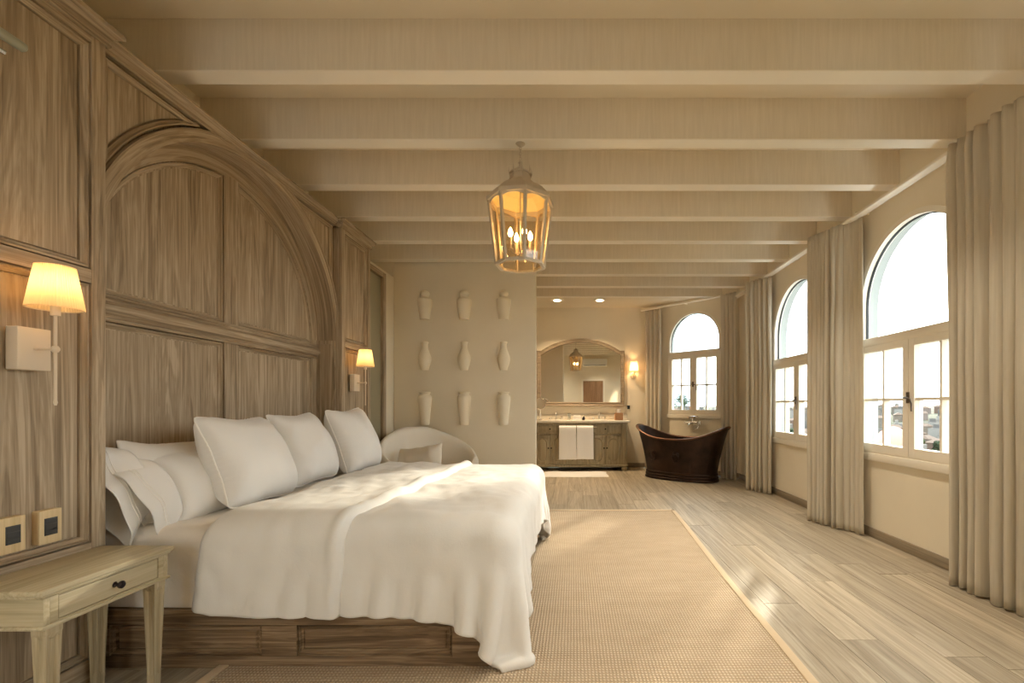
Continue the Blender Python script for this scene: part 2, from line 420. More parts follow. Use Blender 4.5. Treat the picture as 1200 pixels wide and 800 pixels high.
# floor: base slab and separate planks
floor = MB().add([(XL,YR,-.014),(XR,YR,-.014),(XR,7.5,-.014),(1.41,8.85,-.014),(XL,8.85,-.014),
          (XL,YR,-.12),(XR,YR,-.12),(XR,7.5,-.12),(1.41,8.85,-.12),(XL,8.85,-.12)],
         [(0,1,2,3,4),(9,8,7,6,5),(0,5,6,1),(1,6,7,2),(2,7,8,3),(3,8,9,4),(4,9,5,0)]).build(
    'floor', mat('plank_joint', (.12,.09,.06), .9), kind='structure', origin=(0,0,0))
rnd = random.Random(3)
pw = .205; x = XL
while x < XR - .01:
    x1 = min(x+pw, XR); y = YR - rnd.uniform(0, 1.2)
    while y < YB:
        L = rnd.uniform(1.25, 2.3); y0, y1 = max(y, YR), y+L
        # clip against the canted wall
        lim = YB if x1 <= 1.41 else 7.5 + (XR - x1)/(XR-1.41)*(8.85-7.5)
        y1 = min(y1, lim)
        if y1 - y0 > .05:
            dz = rnd.uniform(-.0008, .0008)
            c = (x1+x)/2, (y0+y1)/2; g = .0012
            mb = MB().box(-(x1-x)/2+g, (x1-x)/2-g, -(y1-y0)/2+g, (y1-y0)/2-g, -.014, dz)
            p = mb.build('plank', plank_m, floor, local=True); p.location = (c[0], c[1], 0)
        y += L
    x = x1

# ceiling slab, plaster beams, lower ceiling over the bath corner
ceiling = MB().box(XL-.29, XR+.0, YR, 7.72, ZC, ZC+.12).build('ceiling', ceil_m, kind='structure', origin=(0,0,ZC))
mb = MB().prism([(XL,7.72),(2.52,7.72),(1.41,8.85),(XL,8.85)], lambda p:(p[0],p[1],3.10), lambda p:(p[0],p[1],ZC+.12))
mb.build('lower_ceiling', ceil_m, ceiling)
for k in range(-5, 9):
    y = 2.518 + .650*k
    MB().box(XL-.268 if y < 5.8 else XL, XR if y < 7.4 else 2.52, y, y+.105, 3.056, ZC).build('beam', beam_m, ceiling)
    MB().box(XL-.268 if y < 5.8 else XL, XR if y < 7.4 else 2.52, y-.001, y+.106, 3.05, 3.056).build('beam_underside_bounce', underside_bounce_m, ceiling)  # thin strip under the beam carrying the painted floor bounce

# walls
MB().box(XL-.30, XL, YR, 5.9, 0, 2.86).box(XL-.30, XL-.27, YR, 5.9, 2.86, ZC).box(XL-.30, XL, 5.9, YB, 0, ZC).build('wall_left', wall_m, kind='structure')
MB().box(XL-.15, A.x+.05, YB, YB+.15, 0, ZC).build('wall_back', wall_m, kind='structure')
GX0, GX1, GZ = -2.15, -1.35, 2.2                             # glazed door added in the rear wall, unseen, to brighten the room
MB().box(XL-.15, GX0, YR-.15, YR, 0, ZC).box(GX1, XR+.15, YR-.15, YR, 0, ZC).box(GX0, GX1, YR-.15, YR, GZ, ZC).build('wall_rear', wall_m, kind='structure')
wp = MB().box(XL, -.487, 5.9, 6.02, 0, ZC).build('wall_partition', wall_m, kind='structure', bevel=.012)

def arched_wall(name, length, wins, M, T=.17, ztop=ZC, s0=0.0):
    """local: x along the wall, y=0 inner face, y=-T outer face; wins: (centre, half width, sill, spring)"""
    mb = MB(); s = s0
    def wall_rect(a, b, z0, z1):
        if b-a > 1e-4 and z1-z0 > 1e-4: mb.box(a, b, -T, 0, z0, z1)
    for (c, r, zs, zp) in wins:
        wall_rect(s, c-r, 0, ztop); wall_rect(c-r, c+r, 0, zs)
        n = 40; pts = [(c - r*math.cos(PI*i/n), zp + r*math.sin(PI*i/n)) for i in range(n+1)]
        for i in range(n):
            a, b = pts[i], pts[i+1]
            vs = [(a[0],0,a[1]),(b[0],0,b[1]),(b[0],0,ztop),(a[0],0,ztop),(a[0],-T,a[1]),(b[0],-T,b[1]),(b[0],-T,ztop),(a[0],-T,ztop)]
            mb.add(vs, [(0,1,2,3),(7,6,5,4),(0,4,5,1),(3,2,6,7)])
        s = c+r
    wall_rect(s, length, 0, ztop)
    mb.xform(M); bm = mb.build(name, wall_m, kind='structure', origin=tuple(M @ Vector((0,0,0))))
    m = bm.data; b = bmesh.new(); b.from_mesh(m); bmesh.ops.remove_doubles(b, verts=b.verts[:], dist=1e-5); b.to_mesh(m); b.free()
    return bm
MR = Matrix.Translation((XR, YR, 0)) @ Matrix.Rotation(PI/2, 4, 'Z')
angc = math.atan2(cd.y, cd.x)
MC = Matrix.Translation((B.x, B.y, 0)) @ Matrix.Rotation(angc, 4, 'Z')
RW = .655; ys = [-.03, 1.83, 3.69, 5.55]
arched_wall('wall_right', 7.5-YR, [(y-YR, RW, .77, 2.11) for y in ys], MR)
cwin = CW*(1-.5516)
arched_wall('wall_canted', CW, [(cwin, .5335, 1.04, 2.35)], MC)

# baseboards
MB().box(XR-.016, XR, YR, 7.49, 0, .085).build('baseboard_right', wood_base, kind='structure', bevel=.003)
MB().box(.0, CW, 0, .016, 0, .085).xform(MC).build('baseboard_canted', wood_base, kind='structure', bevel=.003)
MB().box(1.03, A.x, YB-.016, YB, 0, .085).build('baseboard_back', wood_base, kind='structure', bevel=.003)
MB().box(XL, -.487, 5.884, 5.9, 0, .085).build('baseboard_partition', wood_base, kind='structure', bevel=.003)

# ------------------------------------------------------------------ arched windows
def make_window(name, M, r, zs, zp, zt, handle_side=1):
    """frame sits near the inner face; zs sill, zt top of transom bar, zp arch spring"""
    w = empty(name, tuple(M @ Vector((0,0,0))), kind='structure'); w.matrix_world = M
    fd0, fd1 = -.065, .012                  # depth of the fixed frame
    e = .045
    # fixed outer frame, arched
    n = 40
    outer = [(-r-.0, zs-.03), (r, zs-.03)] + arc(0, zp, r, 0, PI, n)
    inner = [(-r+e, zs+e*.6), (r-e, zs+e*.6)] + arc(0, zp, r-e, 0, PI, n)
    def ring(o, i, y0, y1):
        mb = MB(); N_ = len(o)
        vs = [(p[0],y1,p[1]) for p in o]+[(p[0],y1,p[1]) for p in i]+[(p[0],y0,p[1]) for p in o]+[(p[0],y0,p[1]) for p in i]
        fs = []
        for k in range(N_):
            j = (k+1)%N_
            fs += [(k,j,N_+j,N_+k),(2*N_+k,3*N_+k,3*N_+j,2*N_+j),(N_+k,N_+j,3*N_+j,3*N_+k),(k,2*N_+k,2*N_+j,j)]
        return mb.add(vs, fs)
    ring(outer, inner, fd0, fd1).build('window_frame', white_m, w, local=True)
    # slim dark gasket line seen around the fanlight
    ring([(-r+e, zt)]+[(r-e, zt)]+arc(0, zp, r-e, 0, PI, n), [(-r+e+.008, zt+.008)]+[(r-e-.008, zt+.008)]+arc(0, zp, r-e-.008, 0, PI, n), -.05, -.03).build('gasket', black_m, w, local=True)
    MB().box(-r+.002, r-.002, -.07, .022, zt-.075, zt).build('transom_bar', white_m, w, local=True, bevel=.006)
    MB().box(-r-.02, r+.02, .0, .028, zs-.07, zs+.0).build('window_apron', white_m, w, local=True, bevel=.006)
    lin = [(-r, zs-.001), (r, zs-.001)] + arc(0, zp, r, 0, PI, n); lin2 = inset(lin, .004)
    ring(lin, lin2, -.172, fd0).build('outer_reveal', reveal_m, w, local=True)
    fan = [(-r+e, zt), (r-e, zt)] + arc(0, zp, r-e, 0, PI, n)
    MB().prism(fan, lambda p:(p[0],-.044,p[1]), lambda p:(p[0],-.040,p[1])).build('fanlight_pane', glass_m, w, local=True)
    # two casements
    zb, ztp = zs+.012, zt-.070
    for sgn in (-1, 1):
        xa, xb = (-r+.03, -.002) if sgn < 0 else (.002, r-.03)
        st = .062
        mb = MB(); mb.box(xa, xa+st, -.05, .020, zb, ztp); mb.box(xb-st, xb, -.05, .020, zb, ztp)
        mb.box(xa+st, xb-st, -.05, .019, zb, zb+st*1.15); mb.box(xa+st, xb-st, -.05, .019, ztp-st, ztp)
        c = mb.build('casement', white_m, w, local=True)
        gx0, gx1, gz0, gz1 = xa+st, xb-st, zb+st*1.15, ztp-st
        xm = (gx0+gx1)/2; zm = gz0 + (gz1-gz0)*.48
        MB().box(xm-.011, xm+.011, -.045, .010, gz0, gz1).build('muntin', white_m, c, local=True)
        for q0, q1 in ((gx0, xm-.011), (xm+.011, gx1)):
            MB().box(q0, q1, -.045, .010, zm-.011, zm+.011).build('muntin', white_m, c, local=True)
            for z0, z1 in ((gz0, zm-.011), (zm+.011, gz1)):
                MB().box(q0, q1, -.020, -.016, z0, z1).build('pane', glass_m, c, local=True)
        if sgn == handle_side:
            xh = (xa if sgn > 0 else xb); xh += .03*(1 if sgn > 0 else -1)*0 
            hz = zb + (ztp-zb)*.50
            mb = MB().box(xh-.014, xh+.014, .018, .028, hz-.045, hz+.045)
            mb.tube([(xh,.028,hz),(xh,.055,hz),(xh-.012,.062,hz),(xh-.075,.062,hz-.012),(xh-.088,.06,hz-.05),(xh-.088,.06,hz-.11)], [.009,.009,.008,.007,.007,.006], 8)
            mb.build('handle', chrome_m if False else sil_m, c, local=True, smooth=True)
    return w
sil_m = mat('aged_bronze_handle', (.13,.10,.075), .4, .7)
for i, y in enumerate(ys):
    order = {3.69: 1, 5.55: 2, 1.83: 4, -.03: 5}[y]
    make_window('window_%d' % order, Matrix.Translation((XR, y, 0)) @ Matrix.Rotation(PI/2, 4, 'Z'), RW, .77, 2.11, 1.815)
make_window('window_3', MC @ Matrix.Translation((cwin,0,0)), .5335, 1.04, 2.35, 2.175)

# tall lacquered leaf in an oak casing on the left wall, beyond the panelling
d = empty('door_1', (XL, 5.1, 0), kind='structure')
MB().box(XL, XL+.012, 4.68, 5.47, 0, 2.74).build('door_leaf', panelglass_m, d)
MB().box(XL, XL+.05, 5.47, 5.545, 0, 2.80).build('casing', wood_z, d, bevel=.006)
MB().box(XL, XL+.05, 4.66, 5.47, 2.735, 2.80).build('casing', wood_y, d, bevel=.006)
# rear wall door and air conditioner (seen in the mirror)
d = empty('door_2', (.0, YR, 0), kind='structure')
MB().box(-.40, .42, YR, YR+.03, 0, 2.02).build('door_leaf', wood_door, d, bevel=.004)
mb = MB().box(-.47, -.40, YR, YR+.045, 0, 2.09).box(.42, .49, YR, YR+.045, 0, 2.09).box(-.40, .42, YR, YR+.045, 2.02, 2.09)
mb.build('casing', white_m, d)
MB().tube([(.34,YR+.03,1.0),(.34,YR+.08,1.0),(.24,YR+.08,1.0)], .01, 8).build('handle', sil_m, d, smooth=True)
t = empty('air_conditioner', (.1, YR, 2.62), 'white wall air conditioner above the brown door, seen in the mirror', 'air conditioner')
MB().box(-.42, .58, YR, YR+.2, 2.62, 2.92).build('body', mat('white_plastic', (.8,.8,.78), .4), t, bevel=.03, seg=3)
MB().box(-.36, .52, YR+.15, YR+.205, 2.64, 2.66).build('louvre', black_m, t)

d = empty('added_daylight_door', ((GX0+GX1)/2, YR, 0), kind='structure')  # added opening for extra daylight from behind the camera
for a, b in ((GX0, (GX0+GX1)/2), ((GX0+GX1)/2, GX1)):
    MB().box(a, a+.07, YR-.10, YR-.05, .01, GZ).box(b-.07, b, YR-.10, YR-.05, .01, GZ).box(a+.07, b-.07, YR-.10, YR-.05, .01, .12).box(a+.07, b-.07, YR-.10, YR-.05, GZ-.08, GZ).build('door_frame', white_m, d)
    MB().box(a+.07, b-.07, YR-.078, YR-.072, .12, GZ-.08).build('pane', glass_m, d)

# ------------------------------------------------------------------ curtain tracks
t = empty('curtain_rail', (2.62, 3, 2.915), 'long white curtain track running under the beams along the window wall', 'curtain rail')
MB().box(2.585, 2.665, YR, 7.38, 2.935, 2.962).build('track', white_m, t, bevel=.005)
for y in [YR+.2+1.3*i for i in range(7)]: MB().box(2.60, 2.735, y, y+.02, 2.962, 2.985).build('bracket', white_m, t)
t = empty('curtain_rail', (1.99, 8.06, 3.0), 'short white curtain track above the slanting window by the tub', 'curtain rail')
MB().tube([(1.30,8.74,3.02),(2.60,7.42,3.02)], .018, 8).build('track', white_m, t, smooth=True)
for f in (.1, .5, .9):
    p = Vector((1.30,8.74,3.02)).lerp(Vector((2.60,7.42,3.02)), f)
    MB().tube([p, p+Vector((.085,.082,0))], .012, 6).build('bracket', white_m, t)

# ------------------------------------------------------------------ curtains
def curtain(P0, P1, z0, z1, n, amp, seed, label, flat=None, flare=1.0, gather=.0):
    rng = random.Random(seed); P0 = Vector(P0); P1 = Vector(P1); d = P1-P0; L = d.length; d.normalize(); nn = Vector((-d.y, d.x))
    NU = n*15; wq = rng.uniform(0, 6); NZ = 46; ph = [rng.uniform(-.5,.5) for _ in range(n+2)]; am = [rng.uniform(.55,1.15) for _ in range(n+2)]
    P = []
    for i in range(NU+1):
        u = i/NU; col = []
        for j in range(NZ+1):
            t = j/NZ; z = z1 + (z0-z1)*t
            k = n*(u + .030*math.sin(2*PI*u*1.6+wq)*math.sin(PI*u) + .012*math.sin(2*PI*u*4.3+wq)*math.sin(PI*u)); k = max(0, min(n, k)); ki = int(min(k, n-1)); fr = k-ki
            a = amp*(am[ki]*(1-fr)+am[ki+1]*fr)
            top = min(1, t/.035)                         # pinch pleat heading
            s = math.sin(2*PI*k + ph[ki]*(1-fr)+ph[ki+1]*fr)
            s = math.copysign(abs(s)**.75, s)
            fine = .28*math.sin(2*PI*k*2.0+seed+1.2*math.sin(3*t))*(1-min(1, t/.45))*amp
            off = a*(.55+.45*top)*(.72+.28*t)*s + fine
            if flat and u > flat[0]:
                w = min(1, (u-flat[0])/.12); off = off*(1-w*.8) + w*(flat[1]*math.sin(PI*(u-flat[0])/(1-flat[0])))
            off += .012*noise.noise(Vector((u*5, t*3, seed)))
            sh = .012*math.sin(2*PI*k*1.0+1.1+t*1.5)
            uu = .5 + (u-.5)*(1-gather*math.sin(PI*min(1,t*1.1))*.5)*(1+(flare-1)*t)
            q = P0 + d*(L*uu + sh) + nn*off
            zz = z + (.006*math.sin(2*PI*k*.5+seed) if j == NZ else 0)
            if j == 0: zz += .012*abs(math.sin(2*PI*k))
            col.append((q.x, q.y, max(.004, zz)))
        P.append(col)
    o = MB().grid(P).build('curtain', curtain_m, smooth=True, label=label, cat='curtain', auto=180)
    md = o.modifiers.new('thick', 'SOLIDIFY'); md.thickness = .004
    return o
curtain((2.57, 3.105), (2.52, 2.22), .01, 2.945, 12, .052, 2, 'oatmeal curtain nearest the camera, cut by the right edge of the photo', flat=(.48, .03), flare=.97)
curtain((2.45, 4.77), (2.655, 4.19), .01, 2.94, 11, .042, 5, 'oatmeal curtain hanging between the two large arched windows', flat=(.62, .025), flare=1.04)
curtain((2.455, 6.52), (2.66, 6.12), .01, 2.94, 6, .040, 8, 'oatmeal curtain on the window wall beyond both large windows, beside the corner')
curtain((2.42, 7.50), (2.60, 7.27), .01, 3.01, 4, .035, 11, 'narrow oatmeal curtain right of the slanting window, beside the tub')
curtain((1.36, 8.73), (1.62, 8.45), .01, 3.01, 4, .038, 14, 'narrow oatmeal curtain left of the slanting window, behind the tub')
curtain((2.50, 1.2), (2.52, .62), .01, 2.94, 8, .05, 17, 'oatmeal curtain on the window wall behind the camera')

# =================================================================== OAK PANELLING
def rect(y0, y1, z0, z1): return [(y0,z0),(y1,z0),(y1,z1),(y0,z1)]
def raised(polys, X, mat_, parent, name='panel', prof=((0,0),(.001,-.024),(.005,-.024),(.006,-.005),(.014,-.003),(.019,-.012),(.030,-.018),(.031,-.032),(.036,-.032),(.038,-.022)), axis='x'):
    """moulded panel: polygon in the wall plane with inset rings; X is the face plane of the stiles"""
    for poly in polys:
        if area2(poly) < 0: poly = poly[::-1]
        rs = []
        for (d, dx) in prof:
            q = inset(poly, d) if d else poly
            if axis == 'x': rs.append([(X+dx, p[0], p[1]) for p in q])
            else: rs.append([(p[0], X-dx, p[1]) for p in q])
        o = MB().rings(rs).build(name, mat_, parent)
        o.data.materials.append(wood_y); o.data.materials.append(wood_arc); n = len(poly)
        for k in range(n):                  # mouldings are cut along their own grain
            a, b = Vector(poly[k]), Vector(poly[(k+1)%n]); dd = b-a
            mi = 0 if abs(dd.x) < 1e-4 else (1 if abs(dd.y) < 1e-4 else 2)
            for q in range(len(prof)-1): o.data.polygons[q*n+k].material_index = mi
def bay(name, y0, y1, label, Xf=-2.08):
    t = empty(name, (Xf, (y0+y1)/2, 0), label, 'wall panelling', 'panelled bays')
    MB().box(XL+.001, Xf-.032, y0, y1, 0, 2.86).build('carcass', wood_z, t)
    s = .058
    for a in (y0, y1-s): MB().box(Xf-.032, Xf, a, a+s, 0, 2.80).build('stile', wood_z, t, bevel=.002)
    for z0, z1 in ((0,.11),(.545,.61),(1.728,1.787),(2.765,2.80)):
        MB().box(Xf-.032, Xf-.0005, y0+s, y1-s, z0, z1).build('rail', wood_y, t, bevel=.002)
    raised([rect(y0+s, y1-s, .11, .545), rect(y0+s, y1-s, .61, 1.728), rect(y0+s, y1-s, 1.787, 2.765)], Xf-.001, wood_z, t)
    # cornice swept across the front, returned at both ends
    pr = [(0,2.795),(.012,2.795),(.014,2.806),(.008,2.812),(.010,2.822),(.024,2.842),(.038,2.850),(.046,2.853),(.046,2.872),(-.24,2.872),(-.24,2.795)]
    mb = MB(); vs = []
    for e_, yy in ((-1, y0), (1, y1)):
        vs += [(Xf+p[0], yy + e_*max(0, p[0]), p[1]) for p in pr]
    n = len(pr); mb.add(vs, [(i,(i+1)%n,n+(i+1)%n,n+i) for i in range(n)] + [tuple(range(n))[::-1], tuple(range(n,2*n))])
    mb.build('cornice', wood_y, t)
    return t
bay('panelled_bay', 1.45, 2.024, 'panelled oak bay left of the arch, behind the nightstand and near lamp')
bay('panelled_bay', 4.09, 4.66, 'panelled oak bay right of the arch, carrying the far wall lamp')

# arched headboard niche
Y0, Y1, YM, ZS, R = 2.0245, 4.0895, 3.057, 1.78, 1.0325
t = empty('arched_headboard', (-2.3, YM, 0), 'tall oak headboard set in a round arch behind the white bed', 'headboard')
XA, XN = -2.135, -2.30
# back boards
MB().box(XL+.002, XN-.02, Y0, Y1, 0, 2.815).build('back_board', wood_z, t)
SPL = .055; r_in = .935
# outer frame on the back: sides plus arched rail following the soffit
def sector(ro, ri, x0, x1, a0, a1, n=48, clip=None):
    o = arc(YM, ZS, ro, a0, a1, n); i = arc(YM, ZS, ri, a0, a1, n)
    if clip: o = [(p[0], min(p[1], clip)) for p in o]
    mb = MB(); m = n+1
    vs = [(x1,p[0],p[1]) for p in o]+[(x1,p[0],p[1]) for p in i]+[(x0,p[0],p[1]) for p in o]+[(x0,p[0],p[1]) for p in i]; fs = []
    for k in range(n):
        fs += [(k,k+1,m+k+1,m+k),(2*m+k,3*m+k,3*m+k+1,2*m+k+1),(m+k,m+k+1,3*m+k+1,3*m+k),(k,2*m+k,2*m+k+1,k+1)]
    fs += [(0,m,3*m,2*m),(n,2*m+n,3*m+n,m+n)]
    return mb.add(vs, fs)
sector(R+.0, r_in, XN-.02, XN, 0, PI).build('arched_rail', wood_arc, t)
MB().box(XN-.02, XN, Y0, YM-r_in, 0, ZS).build('stile', wood_z, t)
MB().box(XN-.02, XN, YM+r_in, Y1, 0, ZS).build('stile', wood_z, t)
MB().box(XN-.02, XN+.004, YM-.062, YM+.062, 0, 2.73).build('stile', wood_z, t, bevel=.003)
# horizontal rail with a stepped profile
mb = MB()
pr = [(0,1.615),(.012,1.615),(.014,1.628),(.004,1.634),(.008,1.642),(.026,1.655),(.030,1.672),(.030,1.694),(.022,1.704),(.008,1.712),(.006,1.726),(.014,1.732),(.012,1.745),(0,1.745)]
vs = [(XN+p[0], yy, p[1]) for yy in (YM-1.03, YM+1.03) for p in pr]; n = len(pr)
mb.add(vs, [(i,(i+1)%n,n+(i+1)%n,n+i) for i in range(n)]+[tuple(range(n))[::-1], tuple(range(n,2*n))]); mb.build('rail', wood_y, t)
# field panels
def quarter(side):
    a = math.asin(.062/r_in); zb = 1.745
    pts = []
    if side < 0:
        ang0, ang1 = PI/2+a, PI + .0
        ar = arc(YM, ZS, r_in, ang0, ang1, 26)
        pts = [(YM-.062, zb)] + ar + [(YM-r_in, zb)]
    else:
        ar = arc(YM, ZS, r_in, 0, PI/2-a, 26)
        pts = [(YM+.062, zb), (YM+r_in, zb)] + ar
    return pts
pf = ((0,0),(.001,-.026),(.006,-.026),(.007,-.004),(.015,-.002),(.021,-.012),(.030,-.016),(.031,-.030),(.036,-.030),(.038,-.019))
raised([quarter(-1), quarter(1), rect(YM-r_in, YM-.062, .45, 1.615), rect(YM+.062, YM+r_in, .45, 1.615)], XN, wood_z, t, prof=pf)
# archivolt ring with deep soffit
sector(R+.06, R-.004, XN, XA, 0.0, PI, clip=2.82).build('archivolt', wood_arc, t, smooth=True, auto=40)
sector(R+.066, R+.050, XA-.02, XA+.008, .0, PI, clip=2.82).build('arch_moulding', wood_arc, t, smooth=True, auto=40)
# spandrels
for sg in (-1, 1):
    ro = R+.058
    ar = arc(YM, ZS, ro, PI if sg < 0 else 0, (PI-math.asin(1)) if sg < 0 else PI/2, 40)
    ar = [p for p in ar if p[1] < 2.82 and Y0 < p[0] < Y1]
    ye = Y0 if sg < 0 else Y1
    zz = ZS + math.sqrt(max(0, ro*ro-(ye-YM)**2)); ytop = YM + sg*math.sqrt(ro*ro-(2.82-ZS)**2)
    poly = [(ye, zz)] + [p for p in ar if (p[1] > zz)] + [(ytop, 2.82), (ye, 2.82)]
    if area2(poly) < 0: poly = poly[::-1]
    MB().prism(poly, lambda p:(XN,p[0],p[1]), lambda p:(XA-.03,p[0],p[1])).build('spandrel', wood_z, t)
    # moulded triangular panel inside the spandrel
    ro2 = R+.070; a_s = [p for p in arc(YM, ZS, ro2, PI if sg<0 else 0, PI/2, 60) if p[1] < 2.795 and abs(p[0]-YM) < .982]
    zz2 = ZS + math.sqrt(ro2*ro2-.984**2); yt = YM+sg*math.sqrt(ro2*ro2-(2.797-ZS)**2)
    poly2 = [(YM+sg*.984, zz2)] + [p for p in a_s if p[1] > zz2] + [(yt, 2.797), (YM+sg*.984, 2.797)]
    if area2(poly2) < 0: poly2 = poly2[::-1]
    rs = []
    for (dd, dx) in ((0,-.03),(.005,-.03),(.006,-.004),(.014,-.001),(.020,-.010),(.030,-.015),(.031,-.029),(.036,-.029),(.038,-.024)):
        rs.append([(XA+dx, p[0], p[1]) for p in (inset(poly2, dd) if dd else poly2)])
    o = MB().rings(rs).build('panel', wood_z, t); o.data.materials.append(wood_y); o.data.materials.append(wood_arc); n = len(poly2)
    for k in range(n):
        a, b = Vector(poly2[k]), Vector(poly2[(k+1)%n]); mi = 0 if abs(b.x-a.x) < 1e-4 else (1 if abs(b.y-a.y) < 1e-4 else 2)
        for q in range(len(rs)-1): o.data.polygons[q*n+k].material_index = mi
# right and left reveal of the niche below the spring, with small panel
for sg, ye in ((1, Y1), (-1, Y0)):
    y_in = ye - sg*.016
    mb = MB(); ya, yb = sorted((ye, y_in))
    mb.box(XN, XN+.028, ya, yb, 0, ZS); mb.box(XA-.028, XA, ya, yb, 0, ZS); mb.box(XN+.028, XA-.028, ya, yb, ZS-.03, ZS); mb.box(XN+.028, XA-.028, ya, yb, 0, .3)
    mb.build('reveal', wood_z, t)
    MB().box(XN+.028, XA-.028, *sorted((ye, ye-sg*.006)), .3, ZS-.03).build('reveal_panel', wood_z, t)
# frieze and cornice over the arch
pr = [(-.03,2.812),(.004,2.812),(.006,2.822),(.002,2.828),(.010,2.836),(.030,2.850),(.045,2.856),(.045,2.868),(-.18,2.868),(-.18,2.812)]
vs = [(XA+p[0], yy, p[1]) for yy in (Y0, Y1) for p in pr]; n = len(pr)
MB().add(vs, [(i,(i+1)%n,n+(i+1)%n,n+i) for i in range(n)]+[tuple(range(n))[::-1], tuple(range(n,2*n))]).build('cornice', wood_y, t)

# =================================================================== BED
BX0, BX1, BY0, BY1 = -2.285, -.375, 2.08, 4.05
t = empty('bed_frame', (-1.3, 3.06, 0), 'low oak platform bed frame with moulded side panels under the white bedding', 'bed')
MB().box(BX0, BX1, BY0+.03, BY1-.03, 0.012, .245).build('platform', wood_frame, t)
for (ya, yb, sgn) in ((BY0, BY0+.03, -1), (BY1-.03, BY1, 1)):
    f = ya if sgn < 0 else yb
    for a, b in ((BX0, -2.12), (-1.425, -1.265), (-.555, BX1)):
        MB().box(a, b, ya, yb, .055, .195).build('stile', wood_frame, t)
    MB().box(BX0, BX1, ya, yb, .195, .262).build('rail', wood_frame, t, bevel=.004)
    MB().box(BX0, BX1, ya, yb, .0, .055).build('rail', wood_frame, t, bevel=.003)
    if sgn < 0:
        for a, b in ((-2.12,-1.425), (-1.265,-.555)):
            poly = [(a,.055),(b,.055),(b,.195),(a,.195)]
            rs = []
            for dd, dy in ((0,0),(.003,.010),(.010,.003),(.016,.013),(.024,.015),(.026,.019),(.034,.011)):
                q = inset(poly, dd) if dd else poly
                rs.append([(p[0], f+dy, p[1]) for p in q])
            MB().rings(rs).build('panel', wood_frame, t)
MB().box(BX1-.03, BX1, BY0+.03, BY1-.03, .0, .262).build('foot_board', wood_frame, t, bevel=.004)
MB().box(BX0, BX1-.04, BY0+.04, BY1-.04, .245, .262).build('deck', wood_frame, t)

# mattress under a fitted sheet, with soft pulled folds on the near side
P = []
nx, na = 120, 40
prof = []                                  # across: near bottom -> top -> far bottom
r = .07
for k in range(13): prof.append((BY0+.035, .265+(.56-.265)*k/12, -1))
for k in range(1, 7): a = PI-PI/2*k/6; prof.append((BY0+.035+r+r*math.cos(a), .56+r*math.sin(a), -1))
for k in range(1, 24): prof.append((BY0+.035+r+(BY1-BY0-.07-2*r)*k/24, .63, 0))
for k in range(0, 7): a = PI/2-PI/2*k/6; prof.append((BY1-.035-r+r*math.cos(a), .56+r*math.sin(a), 1))
for k in range(1, 6): prof.append((BY1-.035, .56-(.56-.265)*k/5, 1))
for i in range(nx+1):
    x = -2.28 + (1.87)*i/nx; col = []
    for (y, z, sd) in prof:
        w = noise.noise(Vector((x*3.0+z*4.5, z*7-x*1.5, 3.0)))*.5 + abs(noise.noise(Vector((x*5+z*9, z*3, 9))))*.6
        if sd: y += sd*.020*w
        else: z += .010*noise.noise(Vector((x*4, y*3, 1)))+.006*noise.noise(Vector((x*12, y*5, 2)))
        col.append((x, y, z))
    P.append(col)
mt = MB().grid(P).build('mattress', sheet_m, smooth=True, label='thick mattress in a white fitted sheet on the oak frame', cat='mattress', auto=180, origin=(-1.3, 3.06, .262))

# duvet: settled cloth surface, thick and soft
Dv = make_duvet(); DU, DV = Dv.shape[:2]
def normals(G):
    n_ = np.cross(np.gradient(G, axis=0), np.gradient(G, axis=1)); n_ /= np.linalg.norm(n_, axis=2, keepdims=True)+1e-9
    return n_ if n_[30, 60, 2] > 0 else -n_
_n = normals(Dv)
for i in range(DU):
    for j in range(DV):
        p = Dv[i,j]; x, y, z = p; side = min(1, max(0, (.64-z)/.25)); foot = max(0, (x+1.0)/.8)
        rid = lambda q: 1-abs(2*noise.noise(q))*1.6
        if y < 2.3 or y > 3.9: a = .006*side*(.6+foot)*rid(Vector((x*3.2+z*2.6, z*1.0, 2.5))) + .007*side*max(0, foot-.6)*math.sin(x*30+z*6+5*noise.noise(Vector((x*3, z*2, 0))))
        else: a = .012*side*rid(Vector((y*4.5+z*1.5, z*1.2, 6.5)))
        top = 1-side; a += top*(.010*rid(Vector((x*2.2+y*1.1, y*1.7-x*.7, 1.5)))+.005*rid(Vector((x*5-y*2, y*4+x, 8)))-.008)
        a += .0035*noise.noise(Vector((x*13, y*13, z*13)))
        a += .003*rid(Vector((x*9-y*4, y*8+x*3, z*6)))-.002
        if z > .03: Dv[i,j] = p + _n[i,j]*a
d1 = MB().grid([[tuple(Dv[i,j]) for j in range(DV)] for i in range(DU)]).build('duvet', linen_w, smooth=True, label='large white duvet draped over the bed, one corner touching the rug', cat='duvet', auto=180, origin=(-1, 3.06, 0))
md = d1.modifiers.new('sub', 'SUBSURF'); md.levels = 1; md.render_levels = 1
md = d1.modifiers.new('thick', 'SOLIDIFY'); md.thickness = .022; md.offset = 1.0
